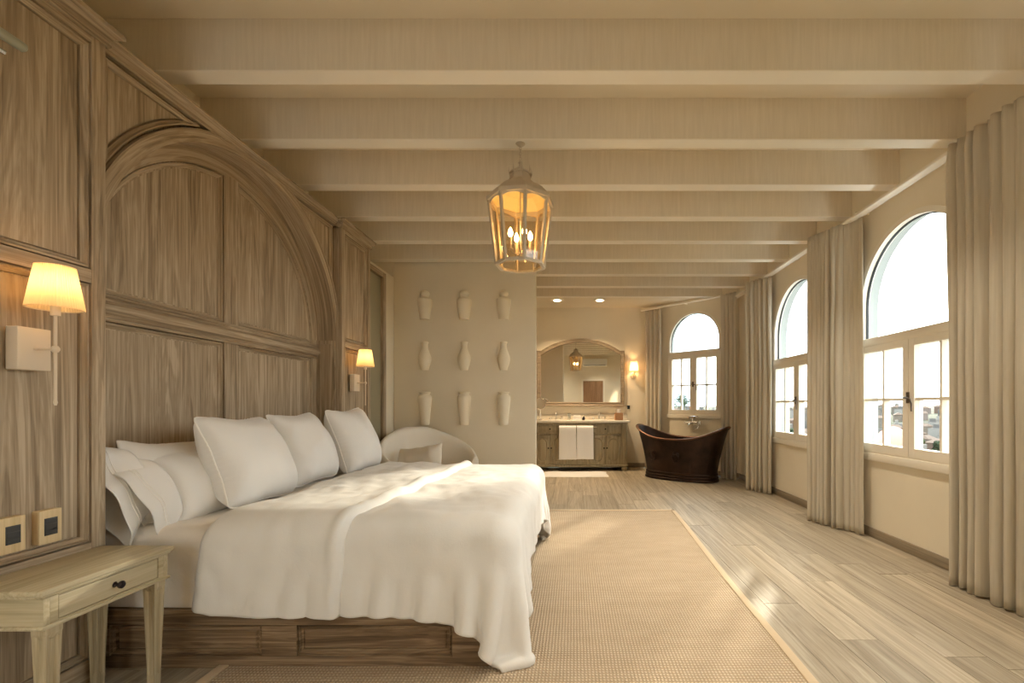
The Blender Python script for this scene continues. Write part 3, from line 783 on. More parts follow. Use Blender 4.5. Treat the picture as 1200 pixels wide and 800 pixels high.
# turned back band: second layer lying on the duvet, ending in a raised crease
nb = 32; Q = []
NRM = np.zeros_like(Dv)
gu = np.gradient(Dv, axis=0); gv = np.gradient(Dv, axis=1); NRM = np.cross(gu, gv); NRM /= np.linalg.norm(NRM, axis=2, keepdims=True)
if NRM[30, 60, 2] < 0: NRM = -NRM
for i in range(nb):
    row = []
    for j in range(DV):
        # the crease runs slightly slanting towards the foot on the far side
        u = i + (i/(nb-1))*(j/(DV-1))*9.0
        a = min(int(u), DU-2); f = u-a
        p = Dv[a, j]*(1-f)+Dv[a+1, j]*f; n_ = NRM[a, j]*(1-f)+NRM[a+1, j]*f
        e = i/(nb-1); th = .030 + .024*math.exp(-((e-.95)/.035)**2)
        if i == nb-1: th = .006
        if i == 0: th = .004; p = p + np.array((-.012, 0, 0))
        th += .006*noise.noise(Vector((i*.35, j*.16, 4)))
        row.append(tuple(p + n_*th))
    Q.append(row)
bd = MB().grid(Q).build('folded_band', linen_w, d1, smooth=True, auto=180)
md = bd.modifiers.new('sub', 'SUBSURF'); md.levels = 1; md.render_levels = 1
md = bd.modifiers.new('thick', 'SOLIDIFY'); md.thickness = .012; md.offset = 1.0

# pillows (inflated cloth)
def pillow_mesh(w, h, n1, n2, press, steps, seed):
    up = inflate(w, h, n1, n2, press, steps, seed); V = []; g = {}; fs = []
    for s_ in (0, 1):
        for i in range(n1+1):
            for j in range(n2+1):
                ed = i in (0, n1) or j in (0, n2)
                if s_ and ed: g[1,i,j] = g[0,i,j]
                else:
                    g[s_,i,j] = len(V); p = up[i,j]; V.append((p[0], p[1], p[2] if s_ else -p[2]))
    for s_ in (0, 1):
        for i in range(n1):
            for j in range(n2):
                q = [g[s_,i,j], g[s_,i+1,j], g[s_,i+1,j+1], g[s_,i,j+1]]
                fs.append(q if s_ else q[::-1])
    rim = [g[0,i,0] for i in range(n1)] + [g[0,n1,j] for j in range(n2)] + [g[0,i,n2] for i in range(n1,0,-1)] + [g[0,0,j] for j in range(n2,0,-1)]
    return np.array(V), fs, rim
eu = pillow_mesh(.62, .60, 40, 40, .0008, 160, 7); sp = pillow_mesh(.92, .52, 46, 28, .0008, 140, 11)
def place(V, sx, sy, sz, M, sag=0.0, ears=0.0, seed=0):
    out = []
    mx = V[:,0].max(); my = V[:,1].max()
    for p in V:
        x, y, z = p[0]*sx, p[1]*sy, p[2]*sz
        ux, uy = p[0]/mx, p[1]/my
        x *= 1-.07*max(0, uy)*(1 if sag == .35 else .5)
        # softness: weight gathers at the bottom, corners poke out
        z *= 1 + sag*(-uy)*.5
        x += math.copysign(.030*(1-uy*uy)*ux*ux, ux)*(1 if sag > .2 else .3); y += math.copysign(.024*(1-ux*ux)*uy*uy, uy)
        e = max(0, abs(ux)-.6)*max(0, abs(uy)-.6)*ears
        x += e*math.copysign(1, ux); y += e*math.copysign(1, uy)
        y -= (.040*(1-ux*ux)*max(0, -uy) - .012*(1-ux*ux)*max(0, uy))*sag/.35
        z += .010*noise.noise(Vector((x*7+seed, y*7, z*4))) + math.copysign(.009, z)*(1-abs(2*noise.noise(Vector((x*6+y*3+seed, y*5-x*3, seed)))))*(1 if abs(z) > .02 else 0)
        x += .012*noise.noise(Vector((x*3, y*4+seed, 7)))
        out.append(tuple(M @ Vector((x, y, z))))
    return out
def frame_m(bottom, up, along):
    """pillow local: x along, y up, z thickness"""
    up = Vector(up).normalized(); al = Vector(along).normalized(); n = al.cross(up).normalized(); al = up.cross(n).normalized()
    M = Matrix((al, up, n)).transposed().to_4x4(); return Matrix.Translation(Vector(bottom)) @ M
def pillow(kind, bottom, up, along, hh, sc, label, seed, pip=True, group=None, sag=.3, ears=.1, name='pillow'):
    V, fs, rim = kind
    M = frame_m(bottom, up, along) @ Matrix.Translation((0, hh, 0))
    W_ = place(V, *sc, M, sag, ears, seed)
    o = MB().add(W_, fs).build(name, linen_p, smooth=True, label=label, cat='pillow', group=group, auto=180)
    md = o.modifiers.new('sub', 'SUBSURF'); md.levels = 1; md.render_levels = 1
    if pip:
        MB().tube([W_[i] for i in rim], .0045, 6, closed=True).build('piping', piping_m, o, smooth=True)
    return o
lean = (-.40, 0, 1)
pillow(eu, (-1.80, 2.655, .665), (-.42, .02, 1), (-.05, 1, 0), .25, (1.0,.885,.95), 'square white euro pillow nearest the camera, standing at the head of the bed', 1, sag=.35, ears=-.06)
pillow(eu, (-1.835, 3.26, .675), (-.42, .0, 1), (.02, 1, 0), .25, (.90,.88,.9), 'square white euro pillow standing in the middle of the row of three', 2, sag=.3, ears=-.06)
pillow(eu, (-1.75, 3.81, .675), (-.36, .0, 1), (.08, 1, 0), .26, (.86,.92,.9), 'square white euro pillow farthest from the camera, beside the armchair', 3, sag=.3, ears=-.06)
def sleeper(bottom, up, along, label, seed, open_end, sc=(1,1,.85), hem=True):
    V, fs, rim = sp
    M = frame_m(bottom, up, along) @ Matrix.Translation((0, .225*sc[1], 0))
    o = MB().add(place(V, *sc, M, .4, .06, seed), fs).build('pillow', linen_p, smooth=True, label=label, cat='pillow', auto=180)
    md = o.modifiers.new('sub', 'SUBSURF'); md.levels = 1; md.render_levels = 1
    if hem:                                  # open housewife end of the pillow case: a loose flared sleeve with stitched hem
        n = 48; rings = []; st = []
        for k in range(13):
            tt = k/12; ring = []
            for i in range(n):
                a = 2*PI*i/n
                ry = .17+.085*tt + .012*math.sin(5*a+seed)*tt; rz = .085*(1-.25*tt) + .022*math.sin(3*a+2*seed+2*tt)*tt + .012*math.sin(7*a+seed)*tt
                x = open_end*(.40 + .135*tt + .035*tt*math.sin(a+.8)); y = ry*math.cos(a)-.05*tt*tt; z = rz*math.sin(a) - .02*tt
                ring.append(tuple(M @ Vector((x, y, z))))
            rings.append(ring)
        mb = MB().rings(rings, closed_end=False); c = mb.build('pillowcase_hem', linen_p, o, smooth=True, auto=180)
        md = c.modifiers.new('sub', 'SUBSURF'); md.levels = 1; md.render_levels = 1
        md = c.modifiers.new('thick', 'SOLIDIFY'); md.thickness = .003
        for kk in (7, 8):
            MB().tube([Vector(p)+(Vector(p)-M@Vector((open_end*.48,0,0))).normalized()*.002 for p in rings[kk]], .0018, 5, closed=True).build('stitching', piping_m, o, smooth=True)
    return o
sleeper((-2.06, 2.60, .655), (-.42, 0, 1), (0, 1, 0), 'white sleeping pillow leaning on the headboard at the near side, at the back', 3, -1, sc=(.90,.84,.60), hem=True)
sleeper((-1.93, 2.66, .645), (-.62, .0, 1), (.10, 1, 0), 'white sleeping pillow with open hemmed end, in front of its twin at the near side', 7, -1, sc=(.92,.80,.72))
sleeper((-2.06, 3.52, .655), (-.38, 0, 1), (0, 1, 0), 'white sleeping pillow at the back of the far side, behind the euro pillows', 5, 1, sc=(.88,.88,.55), hem=False)
sleeper((-1.95, 3.50, .645), (-.55, 0, 1), (0, 1, 0), 'white sleeping pillow in front of its twin at the far side, behind the euro pillows', 9, 1, sc=(.88,.85,.55), hem=False)

# =================================================================== NIGHTSTAND
wood_ns_x = wood('pale_waxed_oak_ends', (.35,.29,.175), (.49,.42,.275), (.58,.51,.36), 'x', rough=.5, cath=.2)
t = empty('nightstand', (-1.92, 1.75, 0), 'pale oak nightstand with one drawer and fluted tapering legs beside the bed', 'nightstand')
nx0, nx1, ny0, ny1 = -2.062, -1.765, 1.515, 1.98
MB().box(-2.07, -1.748, 1.495, 1.998, .566, .588).build('top', wood_ns, t, bevel=.006)
MB().box(-2.07, -1.757, 1.505, 1.988, .556, .567).build('top_moulding', wood_ns, t, bevel=.004)
mb = MB().box(nx0, nx0+.02, ny0, ny1, .462, .557); 
for a_, b_ in ((ny0, ny0+.02), (ny1-.02, ny1)): MB().box(nx0+.02, nx1, a_, b_, .462, .557).build('end_panel', wood_ns_x, t, bevel=.001)
mb.box(nx0+.02, nx1-.02, ny0+.02, ny1-.02, .462, .470)
mb.box(nx1-.02, nx1, ny0+.02, ny0+.045, .462, .557); mb.box(nx1-.02, nx1, ny1-.045, ny1-.02, .462, .557)
mb.box(nx1-.02, nx1, ny0+.045, ny1-.045, .462, .468); mb.box(nx1-.02, nx1, ny0+.045, ny1-.045, .551, .557)
mb.build('carcass', wood_ns, t, bevel=.001)
MB().box(-2.068, -1.758, 1.508, 1.987, .449, .463).build('lower_moulding', wood_ns, t, bevel=.005)
dr = MB().box(nx1-.018, nx1-.0012, ny0+.047, ny1-.047, .4705, .5485).build('drawer', wood_ns, t, bevel=.0015)
MB().lathe([(.0,0),(.011,.001),(.007,.005),(.0055,.012),(.011,.018),(.0145,.024),(.0145,.029),(.009,.034),(0,.035)], n=20).xform(Matrix.Translation((nx1-.001, (ny0+ny1)/2+.005, .511)) @ Matrix.Rotation(PI/2, 4, 'Y')).build('knob', dark_m, dr, smooth=True)
for lx in (nx0+.028, nx1-.028):
    for ly in (ny0+.035, ny1-.035):
        n = 24; rs = []
        for (z, h) in ((.449,.0255),(.43,.0255),(.425,.0245),(.41,.0242),(.065,.0157),(.05,.0155),(.035,.0155),(.0,.0145)):
            ring = []
            for k in range(n):                       # square leg with a shallow flute on every face
                sd, q = divmod(k, 6); u = q/6*2-1; fl = (-.30 if q in (2,3,4) and .05 < z < .42 else 0)
                a, b = u, 1+fl; ring.append([(a,-b),(b,a),(-a,b),(-b,-a)][sd])
            sh = 1-(z/.449); ox = (.012 if lx > -1.9 else -.0)*sh; oy = (.012 if ly > 1.7 else -.012)*sh*.8
            rs.append([(lx+p[0]*h+ox*0, ly+p[1]*h+oy*0, z) for p in ring])
        MB().rings(rs).build('leg', wood_ns_z, t)

# =================================================================== WALL LAMPS BY THE BED
def pleated(mb, r0, r1, z0, z1, n=60, c=(0,0,0), depth=.0016):
    """truncated cone shade: outer wall r0 (bottom) to r1 (top)"""
    m = n*2; rs = []
    for (r, z) in ((r0*.985, z0+.003),(r0, z0),(r0, z0+.006),(r1, z1-.004),(r1, z1),(r1*.985, z1-.003)):
        rs.append([(c[0]+(r+(depth if i % 2 else 0))*math.cos(2*PI*i/m), c[1]+(r+(depth if i % 2 else 0))*math.sin(2*PI*i/m), c[2]+z) for i in range(m)])
    return mb.rings(rs, closed_end=False)
def point(name, loc, energy, col=(1,.60,.26), r=.02, parent=None):
    l = bpy.data.lights.new(name, 'POINT'); l.energy = energy; l.color = col; l.shadow_soft_size = r
    o = bpy.data.objects.new(name, l); COL.objects.link(o); o.location = loc
    if parent is not None: o.parent = parent
    return o
def bed_lamp(y, label):
    t = empty('wall_lamp', (-2.08, y, 1.2), label, 'wall lamp', 'swing arm lamps on the oak panelling')
    zc = .214
    # local offsets from the root: x out of the wall, z up
    MB().box(-.012, .034, -.054, .054, zc-.080, zc+.080).build('backplate', sconce_m, t, local=True, bevel=.003)
    MB().tube([(.034,0,zc),(.112,0,zc)], .0052, 10).build('arm', sconce_m, t, local=True, smooth=True)
    MB().lathe([(0,-.014),(.008,-.012),(.0125,-.004),(.0125,.004),(.008,.012),(0,.014)], (.112,0,zc), 16).build('joint', sconce_m, t, local=True, smooth=True)
    MB().tube([(.112,0,.0),(.112,0,.012),(.112,0,.02),(.112,0,.40)], [.004,.0065,.0052,.0052], 10).build('stem', sconce_m, t, local=True, smooth=True)
    MB().lathe([(.0,.34),(.014,.341),(.014,.385),(.008,.40),(.007,.43)], (.112,0,0), 16).build('lamp_holder', sconce_m, t, local=True, smooth=True)
    MB().lathe([(.006,.43),(.016,.445),(.018,.46),(.012,.478),(0,.486)], (.112,0,0), 14).build('bulb', bulb_m, t, local=True, smooth=True)
    sh = pleated(MB(), .078, .054, .366, .528, c=(.112,0,0)).build('lamp_shade', shade_m, t, local=True, label='lit pleated cream shade')
    mb = MB(); mb.tube([(.112+.077*math.cos(a), .077*math.sin(a), .368) for a in [2*PI*i/48 for i in range(48)]], .0018, 6, closed=True)
    mb.tube([(.112+.0535*math.cos(a), .0535*math.sin(a), .527) for a in [2*PI*i/48 for i in range(48)]], .0016, 6, closed=True)
    for a in (0, 2*PI/3, 4*PI/3): mb.tube([(.112,0,.505),(.112+.053*math.cos(a), .053*math.sin(a), .525)], .0012, 5)
    mb.tube([(.112,0,.43),(.112,0,.507)], .0012, 5)
    mb.build('shade_ring', sconce_m, t, local=True, smooth=True)
    l = point('lamp_light', (.112, 0, .462), 2.6, r=.016, parent=t)
    return t
bed_lamp(1.729, 'lit wall lamp on the near oak bay above the nightstand, at the left')
bed_lamp(4.305, 'lit wall lamp on the far oak bay, beyond the pillows')

# outlets
def outlet(y, label):
    t = empty('outlet_plate', (-2.101, y, .722), label, 'power outlet', 'wooden outlet plates')
    MB().box(-2.104, -2.072, y-.0385, y+.0385, .656, .788).build('plate', plate_m, t, bevel=.002)
    f = MB().box(-2.075, -2.0705, y-.023, y+.023, .688, .756).build('socket', black_m, t, bevel=.001)
    for z in (.700, .7215, .743):
        MB().box(-2.071, -2.0692, y-.020, y+.020, z-.0085, z+.0085).build('module', slit_m, f)
outlet(1.683, 'blond wood outlet plate with black sockets, the one nearer the left edge')
outlet(1.805, 'blond wood outlet plate with black sockets, nearest the bed above the nightstand')

# pale rod end at the top left
t = empty('wall_rod', (-2.02, 1.3, 2.3), 'pale rounded rod on the oak panelling at the top left corner', 'rod')
MB().tube([(-2.0,.95,2.50),(-2.0,1.63,2.50),(-2.0,1.655,2.50),(-2.0,1.662,2.50)], [.018,.018,.0165,.008], 16).build('rod', rod_m, t, smooth=True)
MB().tube([(-2.02,.95,2.452),(-2.02,1.615,2.452)], .008, 10).build('lower_bar', chrome_m, t, smooth=True)
for y in (1.5,): MB().tube([(-2.11,y,2.475),(-2.0,y,2.475)], .009, 8).build('bracket', rod_m, t, smooth=True)

# =================================================================== RUG
t = empty('area_rug', (-.25, 3.2, 0), 'large woven sisal rug with pale bound edge under and beside the bed', 'rug')
def rug_xy(u, v):
    y = 1.15 + (5.19-1.15)*v; xl = -1.62 - .0*v; xr = 1.02 + (1.15-1.02)*v + .006*math.sin(v*9)
    return xl + (xr-xl)*u, y
P = []
for i in range(91):
    row = []
    for j in range(141):
        u, v = i/90, j/140; x, y = rug_xy(u, v)
        z = .010 + .004*max(0, noise.noise(Vector((x*.9, y*5.2, 2))))*min(1, 12*u)*min(1, 12*(1-u))
        row.append((x, y, z))
    P.append(row)
g = MB().grid(P); n0 = len(g.v)
g.build('weave', rug_m, t, smooth=True)
bw = .045
def strip(pts, w):
    mb = MB(); top = []; 
    for p, q in pts: top.append((p, q))
    vs = []; fs = []
    for (a, b) in top: vs += [(a[0],a[1],.0),(a[0],a[1],.016),(b[0],b[1],.016),(b[0],b[1],.0)]
    for k in range(len(top)-1):
        for c in range(4): fs.append((4*k+c, 4*k+(c+1)%4, 4*k+4+(c+1)%4, 4*k+4+c))
    fs += [(0,1,2,3), tuple(len(vs)-4+c for c in range(4))[::-1]]
    return mb.add(vs, fs)
def edge(u0, v0, u1, v1, inn, n=40):
    L = []
    for k in range(n+1):
        u = u0+(u1-u0)*k/n; v = v0+(v1-v0)*k/n; p = rug_xy(u, v); L.append((p, (p[0]+inn[0], p[1]+inn[1])))
    return strip(L, 0)
for e_ in (edge(1,0,1,1,(-bw,0)), edge(0,1,1,1,(0,-bw)), edge(0,0,0,1,(bw,0)), edge(0,0,1,0,(0,bw))):
    e_.build('binding', rugb_m, t, bevel=.003)

# =================================================================== LANTERN
LX, LY = -.375, 3.22
t = empty('lantern', (LX, LY, 2.19), 'cream eight sided glass lantern with lit candle bulbs hanging from a beam', 'lantern')
rot = math.radians(15); n8 = 8
def oct_(r, z): return [(r*math.cos(2*PI*i/8+rot), r*math.sin(2*PI*i/8+rot), z) for i in range(8)]
zb, zs = .0, .44; rb, rs_ = .168, .222
# vertical bars
for i in range(8):
    a = 2*PI*i/8+rot; c, s = math.cos(a), math.sin(a)
    MB().tube([(rb*c, rb*s, zb-.008), (rs_*c, rs_*s, zs+.01)], .0125, 4).build('bar', lant_m, t, local=True)
def ring8(mb, r, z, h, w):
    o = oct_(r+w, 0); i_ = oct_(r-w, 0)
    return mb.rings([[(p[0],p[1],z) for p in o],[(p[0],p[1],z+h) for p in o],[(p[0],p[1],z+h) for p in i_],[(p[0],p[1],z) for p in i_],[(p[0],p[1],z) for p in o]], closed_end=False)
ring8(MB(), rb, zb-.010, .020, .011).build('bottom_ring', lant_m, t, local=True)
ring8(MB(), rs_+.004, zs-.005, .026, .013).build('top_ring', lant_m, t, local=True)
# roof with ogee section
rp = [(.236,.452),(.222,.475),(.185,.515),(.150,.542),(.112,.563),(.085,.590),(.075,.615),(.070,.640)]
MB().rings([oct_(r, z) for r, z in rp]).build('roof', lant_m, t, local=True)
MB().rings([oct_(r-.006, z-.006) for r, z in rp[:4]], closed_end=True).build('roof_lining', lant_in, t, local=True)
# arched headers + inner band on every face, and panes
for i in range(8):
    a0 = 2*PI*i/8+rot; a1 = a0+2*PI/8
    def pt(u, z, off=0):
        k = (z-zb)/(zs-zb); r = rb+(rs_-rb)*k - off
        return (r*(math.cos(a0)*(1-u)+math.cos(a1)*u), r*(math.sin(a0)*(1-u)+math.sin(a1)*u), z)
    top = [(0, zs), (1, zs)]; ar = [(1-k/16, zs-.030+.022*math.sin(PI*k/16)) for k in range(17)]
    MB().prism(top+ar, lambda p: pt(p[0], p[1]), lambda p: pt(p[0], p[1], .006)).build('arched_header', lant_m, t, local=True)
    MB().prism([(.04,zb+.01),(.96,zb+.01),(.96,zs-.012),(.04,zs-.012)], lambda p: pt(p[0],p[1],.008), lambda p: pt(p[0],p[1],.010)).build('pane', lglass_m, t, local=True)
# bottom glass plate
MB().prism([(p[0],p[1]) for p in oct_(rb-.012,0)], lambda p:(p[0],p[1],zb-.002), lambda p:(p[0],p[1],zb+.002)).build('base_pane', lglass_m, t, local=True)
# crown points
MB().lathe([(.078,.640),(.080,.648),(.055,.665),(.030,.685),(.012,.70),(.010,.715),(.016,.725),(.010,.738),(0,.742)], n=16).build('finial', lant_m, t, local=True, smooth=True)
for i in range(8):
    a = 2*PI*i/8+rot; c, s = math.cos(a), math.sin(a)
    MB().tube([(.072*c,.072*s,.63),(.082*c,.082*s,.66),(.078*c,.078*s,.695)], [.006,.005,.001], 5).build('crown_point', lant_m, t, local=True, smooth=True)
# chain up to the beam
zz = .745; k = 0; ztop = 3.05-2.19
while zz < ztop-.004:
    a = k % 2 * PI/2
    MB().tube([(.0075*math.cos(w)*math.cos(a), .0075*math.cos(w)*math.sin(a), zz+.010+.013*math.sin(w)) for w in [2*PI*q/12 for q in range(12)]], .0020, 5, closed=True).build('chain_link', lant_m, t, local=True, smooth=True)
    zz += .0185; k += 1
MB().lathe([(.0,ztop-.016),(.022,ztop-.012),(.034,ztop),(.0,ztop)], n=20).build('ceiling_hook', lant_m, t, local=True, smooth=True)
# candle cluster
MB().tube([(0,0,.08),(0,0,.63)], .005, 8).build('centre_stem', lant_m, t, local=True, smooth=True)
for i in range(4):
    a = PI/2*i + .5; c, s = math.cos(a), math.sin(a); r = .075
    MB().tube([(0,0,.09),(.35*r*c,.35*r*s,.075),(.8*r*c,.8*r*s,.08),(r*c,r*s,.10)], .004, 7).build('candle_arm', lant_m, t, local=True, smooth=True)
    cd_ = MB().lathe([(0,.10),(.020,.102),(.022,.108),(.011,.111),(.011,.185),(.008,.188),(0,.188)], (r*c,r*s,0), 14).build('candle', sconce_m, t, local=True, smooth=True)
    MB().lathe([(.006,.188),(.015,.203),(.018,.215),(.013,.235),(.004,.252),(0,.258)], (r*c,r*s,0), 12).build('flame_bulb', bulb_m, cd_, local=True, smooth=True)
    point('candle_light', (r*c, r*s, .222), 9, (1,.70,.36), r=.012, parent=t)

# =================================================================== ARMCHAIR
t = empty('armchair', (-1.66, 5.25, 0), 'rounded cream boucle armchair in front of the vase wall, behind the bed', 'armchair', rz=math.radians(40))
# local: +x right, -y forward
def rim_h(p):   # p = angle from the back, 0 = back centre
    k = abs(p)/math.radians(118); return .94 - .33*min(1, max(0, (k-.12)/.80))**1.15
P = []; npz = 60
for i in range(npz+1):
    p = math.radians(-118 + 236*i/npz); c, s = math.sin(p), math.cos(p); H = rim_h(p); th = .105 - .025*abs(p)/2
    def at(r, z): return (r*1.08*c*.50/.5, r*s, z)
    ro, ri = .52, .52-th
    sec = [(ro*.90,.06),(ro*.96,.20),(ro*.99,.38),(ro,.55),(ro,H-.07),(ro-.010,H-.03),(ro-.03,H-.006),(ro-th/2,H),(ri+.03,H-.006),(ri+.010,H-.03),(ri,H-.07),(ri-.004,.55),(ri-.008,.40),(ri-.008,.30)]
    lean = lambda z: 1+.05*(z-.4)
    P.append([at(r*lean(z), z) for r, z in sec])
sh = MB().grid(P); n = len(P[0])
sh.f.append(tuple(range(n))); sh.f.append(tuple((npz)*n+k for k in range(n))[::-1])
o = sh.build('back_and_arms', chair_m, t, local=True, smooth=True, auto=60)
md = o.modifiers.new('sub', 'SUBSURF'); md.levels = 1; md.render_levels = 1
def se(cx, cy, cz, a, b, h, e1=.35, e2=.6, n=36, m=18):
    f = lambda w, e: math.copysign(abs(w)**e, w); P = []
    for i in range(m+1):
        v = -PI/2+PI*i/m; P.append([(cx+a*f(math.cos(v),e1)*f(math.cos(2*PI*k/n),e2), cy+b*f(math.cos(v),e1)*f(math.sin(2*PI*k/n),e2), cz+h*f(math.sin(v),e1)) for k in range(n+1)])
    return MB().grid(P)
se(0,-.06,.38,.43,.44,.085,.35,.75).build('seat_cushion', chair_m, t, local=True, smooth=True)
se(0,-.04,.20,.44,.44,.13,.2,.85).build('seat_base', chair_m, t, local=True, smooth=True)
MB().lathe([(0,0),(.30,0),(.30,.03),(.26,.075),(0,.075)], (0,0,0), 32).build('plinth', dark_m, t, local=True, smooth=True)
c0 = MB().add(place(sp[0], .56, .60, .62, frame_m((-1.74, 5.12, .48), (-.10,.62,1), (1,-.12,.10)) @ Matrix.Translation((0,.14,0)), .3, .06, 4), sp[1])
o = c0.build('cushion', cushion_m, smooth=True, label='small linen cushion leaning inside the cream armchair', cat='cushion', auto=180)
md = o.modifiers.new('sub', 'SUBSURF'); md.levels = 1; md.render_levels = 1

# =================================================================== NINE HALF VASES ON THE PARTITION
vprof = {
 0: [(0,0),(.060,0),(.066,.006),(.066,.02),(.072,.06),(.084,.13),(.091,.20),(.094,.245),(.090,.262),(.072,.275),(.052,.285),(.048,.296),(.052,.305),(.060,.318),(.062,.338),(.056,.358),(.044,.368),(.034,.374),(.0,.374)],
 1: [(0,0),(.046,0),(.050,.008),(.056,.03),(.070,.07),(.081,.115),(.084,.145),(.078,.185),(.062,.225),(.048,.262),(.041,.295),(.040,.33),(.043,.345),(.048,.352),(.048,.366),(.040,.370),(.034,.366),(.0,.362)],
 2: [(0,0),(.054,0),(.058,.006),(.062,.05),(.070,.14),(.080,.24),(.087,.31),(.089,.345),(.084,.372),(.066,.390),(.060,.396),(.062,.404),(.074,.412),(.076,.424),(.066,.428),(.0,.428)]}
rows = ['top', 'middle', 'bottom']; colsn = ['left', 'centre', 'right']; kinds = ['lidded urn', 'narrow necked bottle vase', 'tall tapering vase']
zc3 = (2.498-.187, 1.842-.185, 1.163-.214)
for r_ in range(3):
    src = None
    for c_ in range(3):
        x = (-1.925, -1.415, -.905)[c_]
        lab = 'cream half %s mounted on the wall, %s of the %s row' % (kinds[r_], colsn[c_], rows[r_])
        if src is None:
            o = MB().lathe(vprof[r_], (x, 5.9, zc3[r_]), 28, a0=PI, a1=2*PI).build('wall_vase', vase_m, smooth=True, label=lab, cat='vase', group='half vases on the partition wall', origin=(x, 5.9, zc3[r_]))
            src = o
        else:
            o = src.copy(); COL.objects.link(o); o.location = (x, 5.9, zc3[r_]); o['label'] = lab

# =================================================================== VANITY
VC = .078; VF, VBk = 8.36, 8.845
t = empty('vanity_cabinet', (VC, 8.6, 0), 'long olive oak bathroom vanity with a cream marble top under the arched mirror', 'vanity')
MB().box(VC-.955, VC+.965, VF-.03, VBk, .885, .925).build('marble_top', marble_m, t, bevel=.006)
MB().box(VC-.955, VC+.965, VBk-.02, VBk, .925, 1.03).build('backsplash', marble_m, t, bevel=.003)
MB().box(VC-.90, VC+.90, VF+.02, VBk-.01, .10, .885).build('carcass', wood_van, t)
MB().box(VC-.925, VC+.925, VF-.012, VBk-.01, .075, .115).build('plinth', wood_van, t, bevel=.008)
MB().box(VC-.92, VC+.92, VF-.008, VF+.02, .865, .886).build('top_moulding', wood_van, t, bevel=.005)
for s in (-1, 1):
    a, b = sorted((VC+s*.815, VC+s*.905)); MB().box(a, b, VF-.004, VF+.03, .115, .866).build('pilaster', wood_van, t, bevel=.004)
    for z in (.30,.5,.7):
        MB().box(a+.03, b-.03, VF-.008, VF-.003, z-.085, z+.085).build('fluting', wood_van, t, bevel=.002)
for a, b in ((-.815,-.80),(-.215,-.205),(.205,.215),(.80,.815)): MB().box(VC+a, VC+b, VF, VF+.022, .115, .866).build('stile', wood_van, t)
MB().box(VC-.80, VC+.80, VF, VF+.022, .655, .675).build('rail', wood_van, t)
def vknob(x, z, par):
    MB().lathe([(0,0),(.006,0),(.005,.012),(.013,.018),(.014,.026),(0,.031)], n=14).xform(Matrix.Translation((x, VF, z)) @ Matrix.Rotation(PI/2, 4, 'X')).build('knob', dark_m, par, smooth=True)
for a, b, nk in ((-.80,-.215,1), (-.205,.205,0), (.215,.80,1)):
    dr = MB().box(VC+a+.006, VC+b-.006, VF-.002, VF+.02, .681, .858).build('drawer', wood_van, t, bevel=.003)
    MB().box(VC+a+.03, VC+b-.03, VF-.006, VF-.001, .705, .834).build('drawer_field', wood_van, dr, bevel=.002)
    if nk: vknob(VC+(a+b)/2, .77, dr)
def vdoor(a, b, ks):
    x0, x1, z0, z1 = VC+a+.004, VC+b-.004, .122, .650
    d = MB().box(x0, x1, VF, VF+.02, z0, z1).build('door', wood_van, t, bevel=.002)
    cx = (x0+x1)/2; w = (x1-x0)/2-.035; zc_, hz = (z0+z1)/2, (z1-z0)/2-.045
    ov = lambda q: [(cx+math.copysign(abs(math.cos(w_))**.8, math.cos(w_))*(w-q), zc_+math.copysign(abs(math.sin(w_))**.62, math.sin(w_))*(hz-q)) for w_ in [2*PI*k/40 for k in range(40)]]
    MB().rings([[(p[0], VF+dy, p[1]) for p in ov(q)] for q, dy in ((0,.001),(.004,-.008),(.012,-.008),(.018,-.001),(.028,-.001),(.040,-.009))]).build('arched_panel', wood_van, d, smooth=True)
    vknob(x1-.022 if ks > 0 else x0+.022, .42, d)
vdoor(-.80,-.51,1); vdoor(-.51,-.215,-1); vdoor(-.205,0,1); vdoor(0,.205,-1); vdoor(.215,.51,1); vdoor(.51,.80,-1)
for x in (VC-.86, VC+.86):
    for y in (VF+.04, VBk-.08):
        MB().lathe([(0,0),(.040,0),(.048,.012),(.054,.03),(.050,.05),(.036,.062),(.046,.076),(0,.076)], (x,y,0), 20).build('foot', wood_van, t, smooth=True)
MB().tube([(VC-.36,VF-.035,.802),(VC+.36,VF-.035,.802)], .008, 10).tube([(VC-.35,VF,.802),(VC-.35,VF-.035,.802)], .007, 8).tube([(VC+.35,VF,.802),(VC+.35,VF-.035,.802)], .007, 8).build('towel_bar', chrome_m, t, smooth=True)

def towel(x0, x1, zb, label, sd):
    P = []; zt = .812; yb = VF-.035
    path = [(yb+.014, .42), (yb+.014, .6), (yb+.014, .79), (yb+.010, zt), (yb, zt+.006), (yb-.012, zt), (yb-.016, .79)] + [(yb-.018, .79-(.79-zb)*k/14) for k in range(1, 15)]
    for i in range(25):
        u = i/24; row = []
        for k, (y, z) in enumerate(path):
            w = .005*math.sin(9*u+sd+z*3)+.004*noise.noise(Vector((u*6, z*4, sd))); low = max(0, (.79-z)/.6)
            row.append((x0+(x1-x0)*u + .010*low*(u-.5), y + w*(low if y < yb else 0), z + .006*noise.noise(Vector((u*3, sd, 2)))*low))
        P.append(row)
    o = MB().grid(P).build('hand_towel', towel_m, smooth=True, label=label, cat='towel', auto=180)
    md = o.modifiers.new('thick', 'SOLIDIFY'); md.thickness = .014; md.offset = 1
    return o
towel(-.262, .050, .215, 'white towel hanging on the left over the vanity front', 1.0)
towel(.062, .362, .222, 'white towel hanging on the right over the vanity front', 2.6)

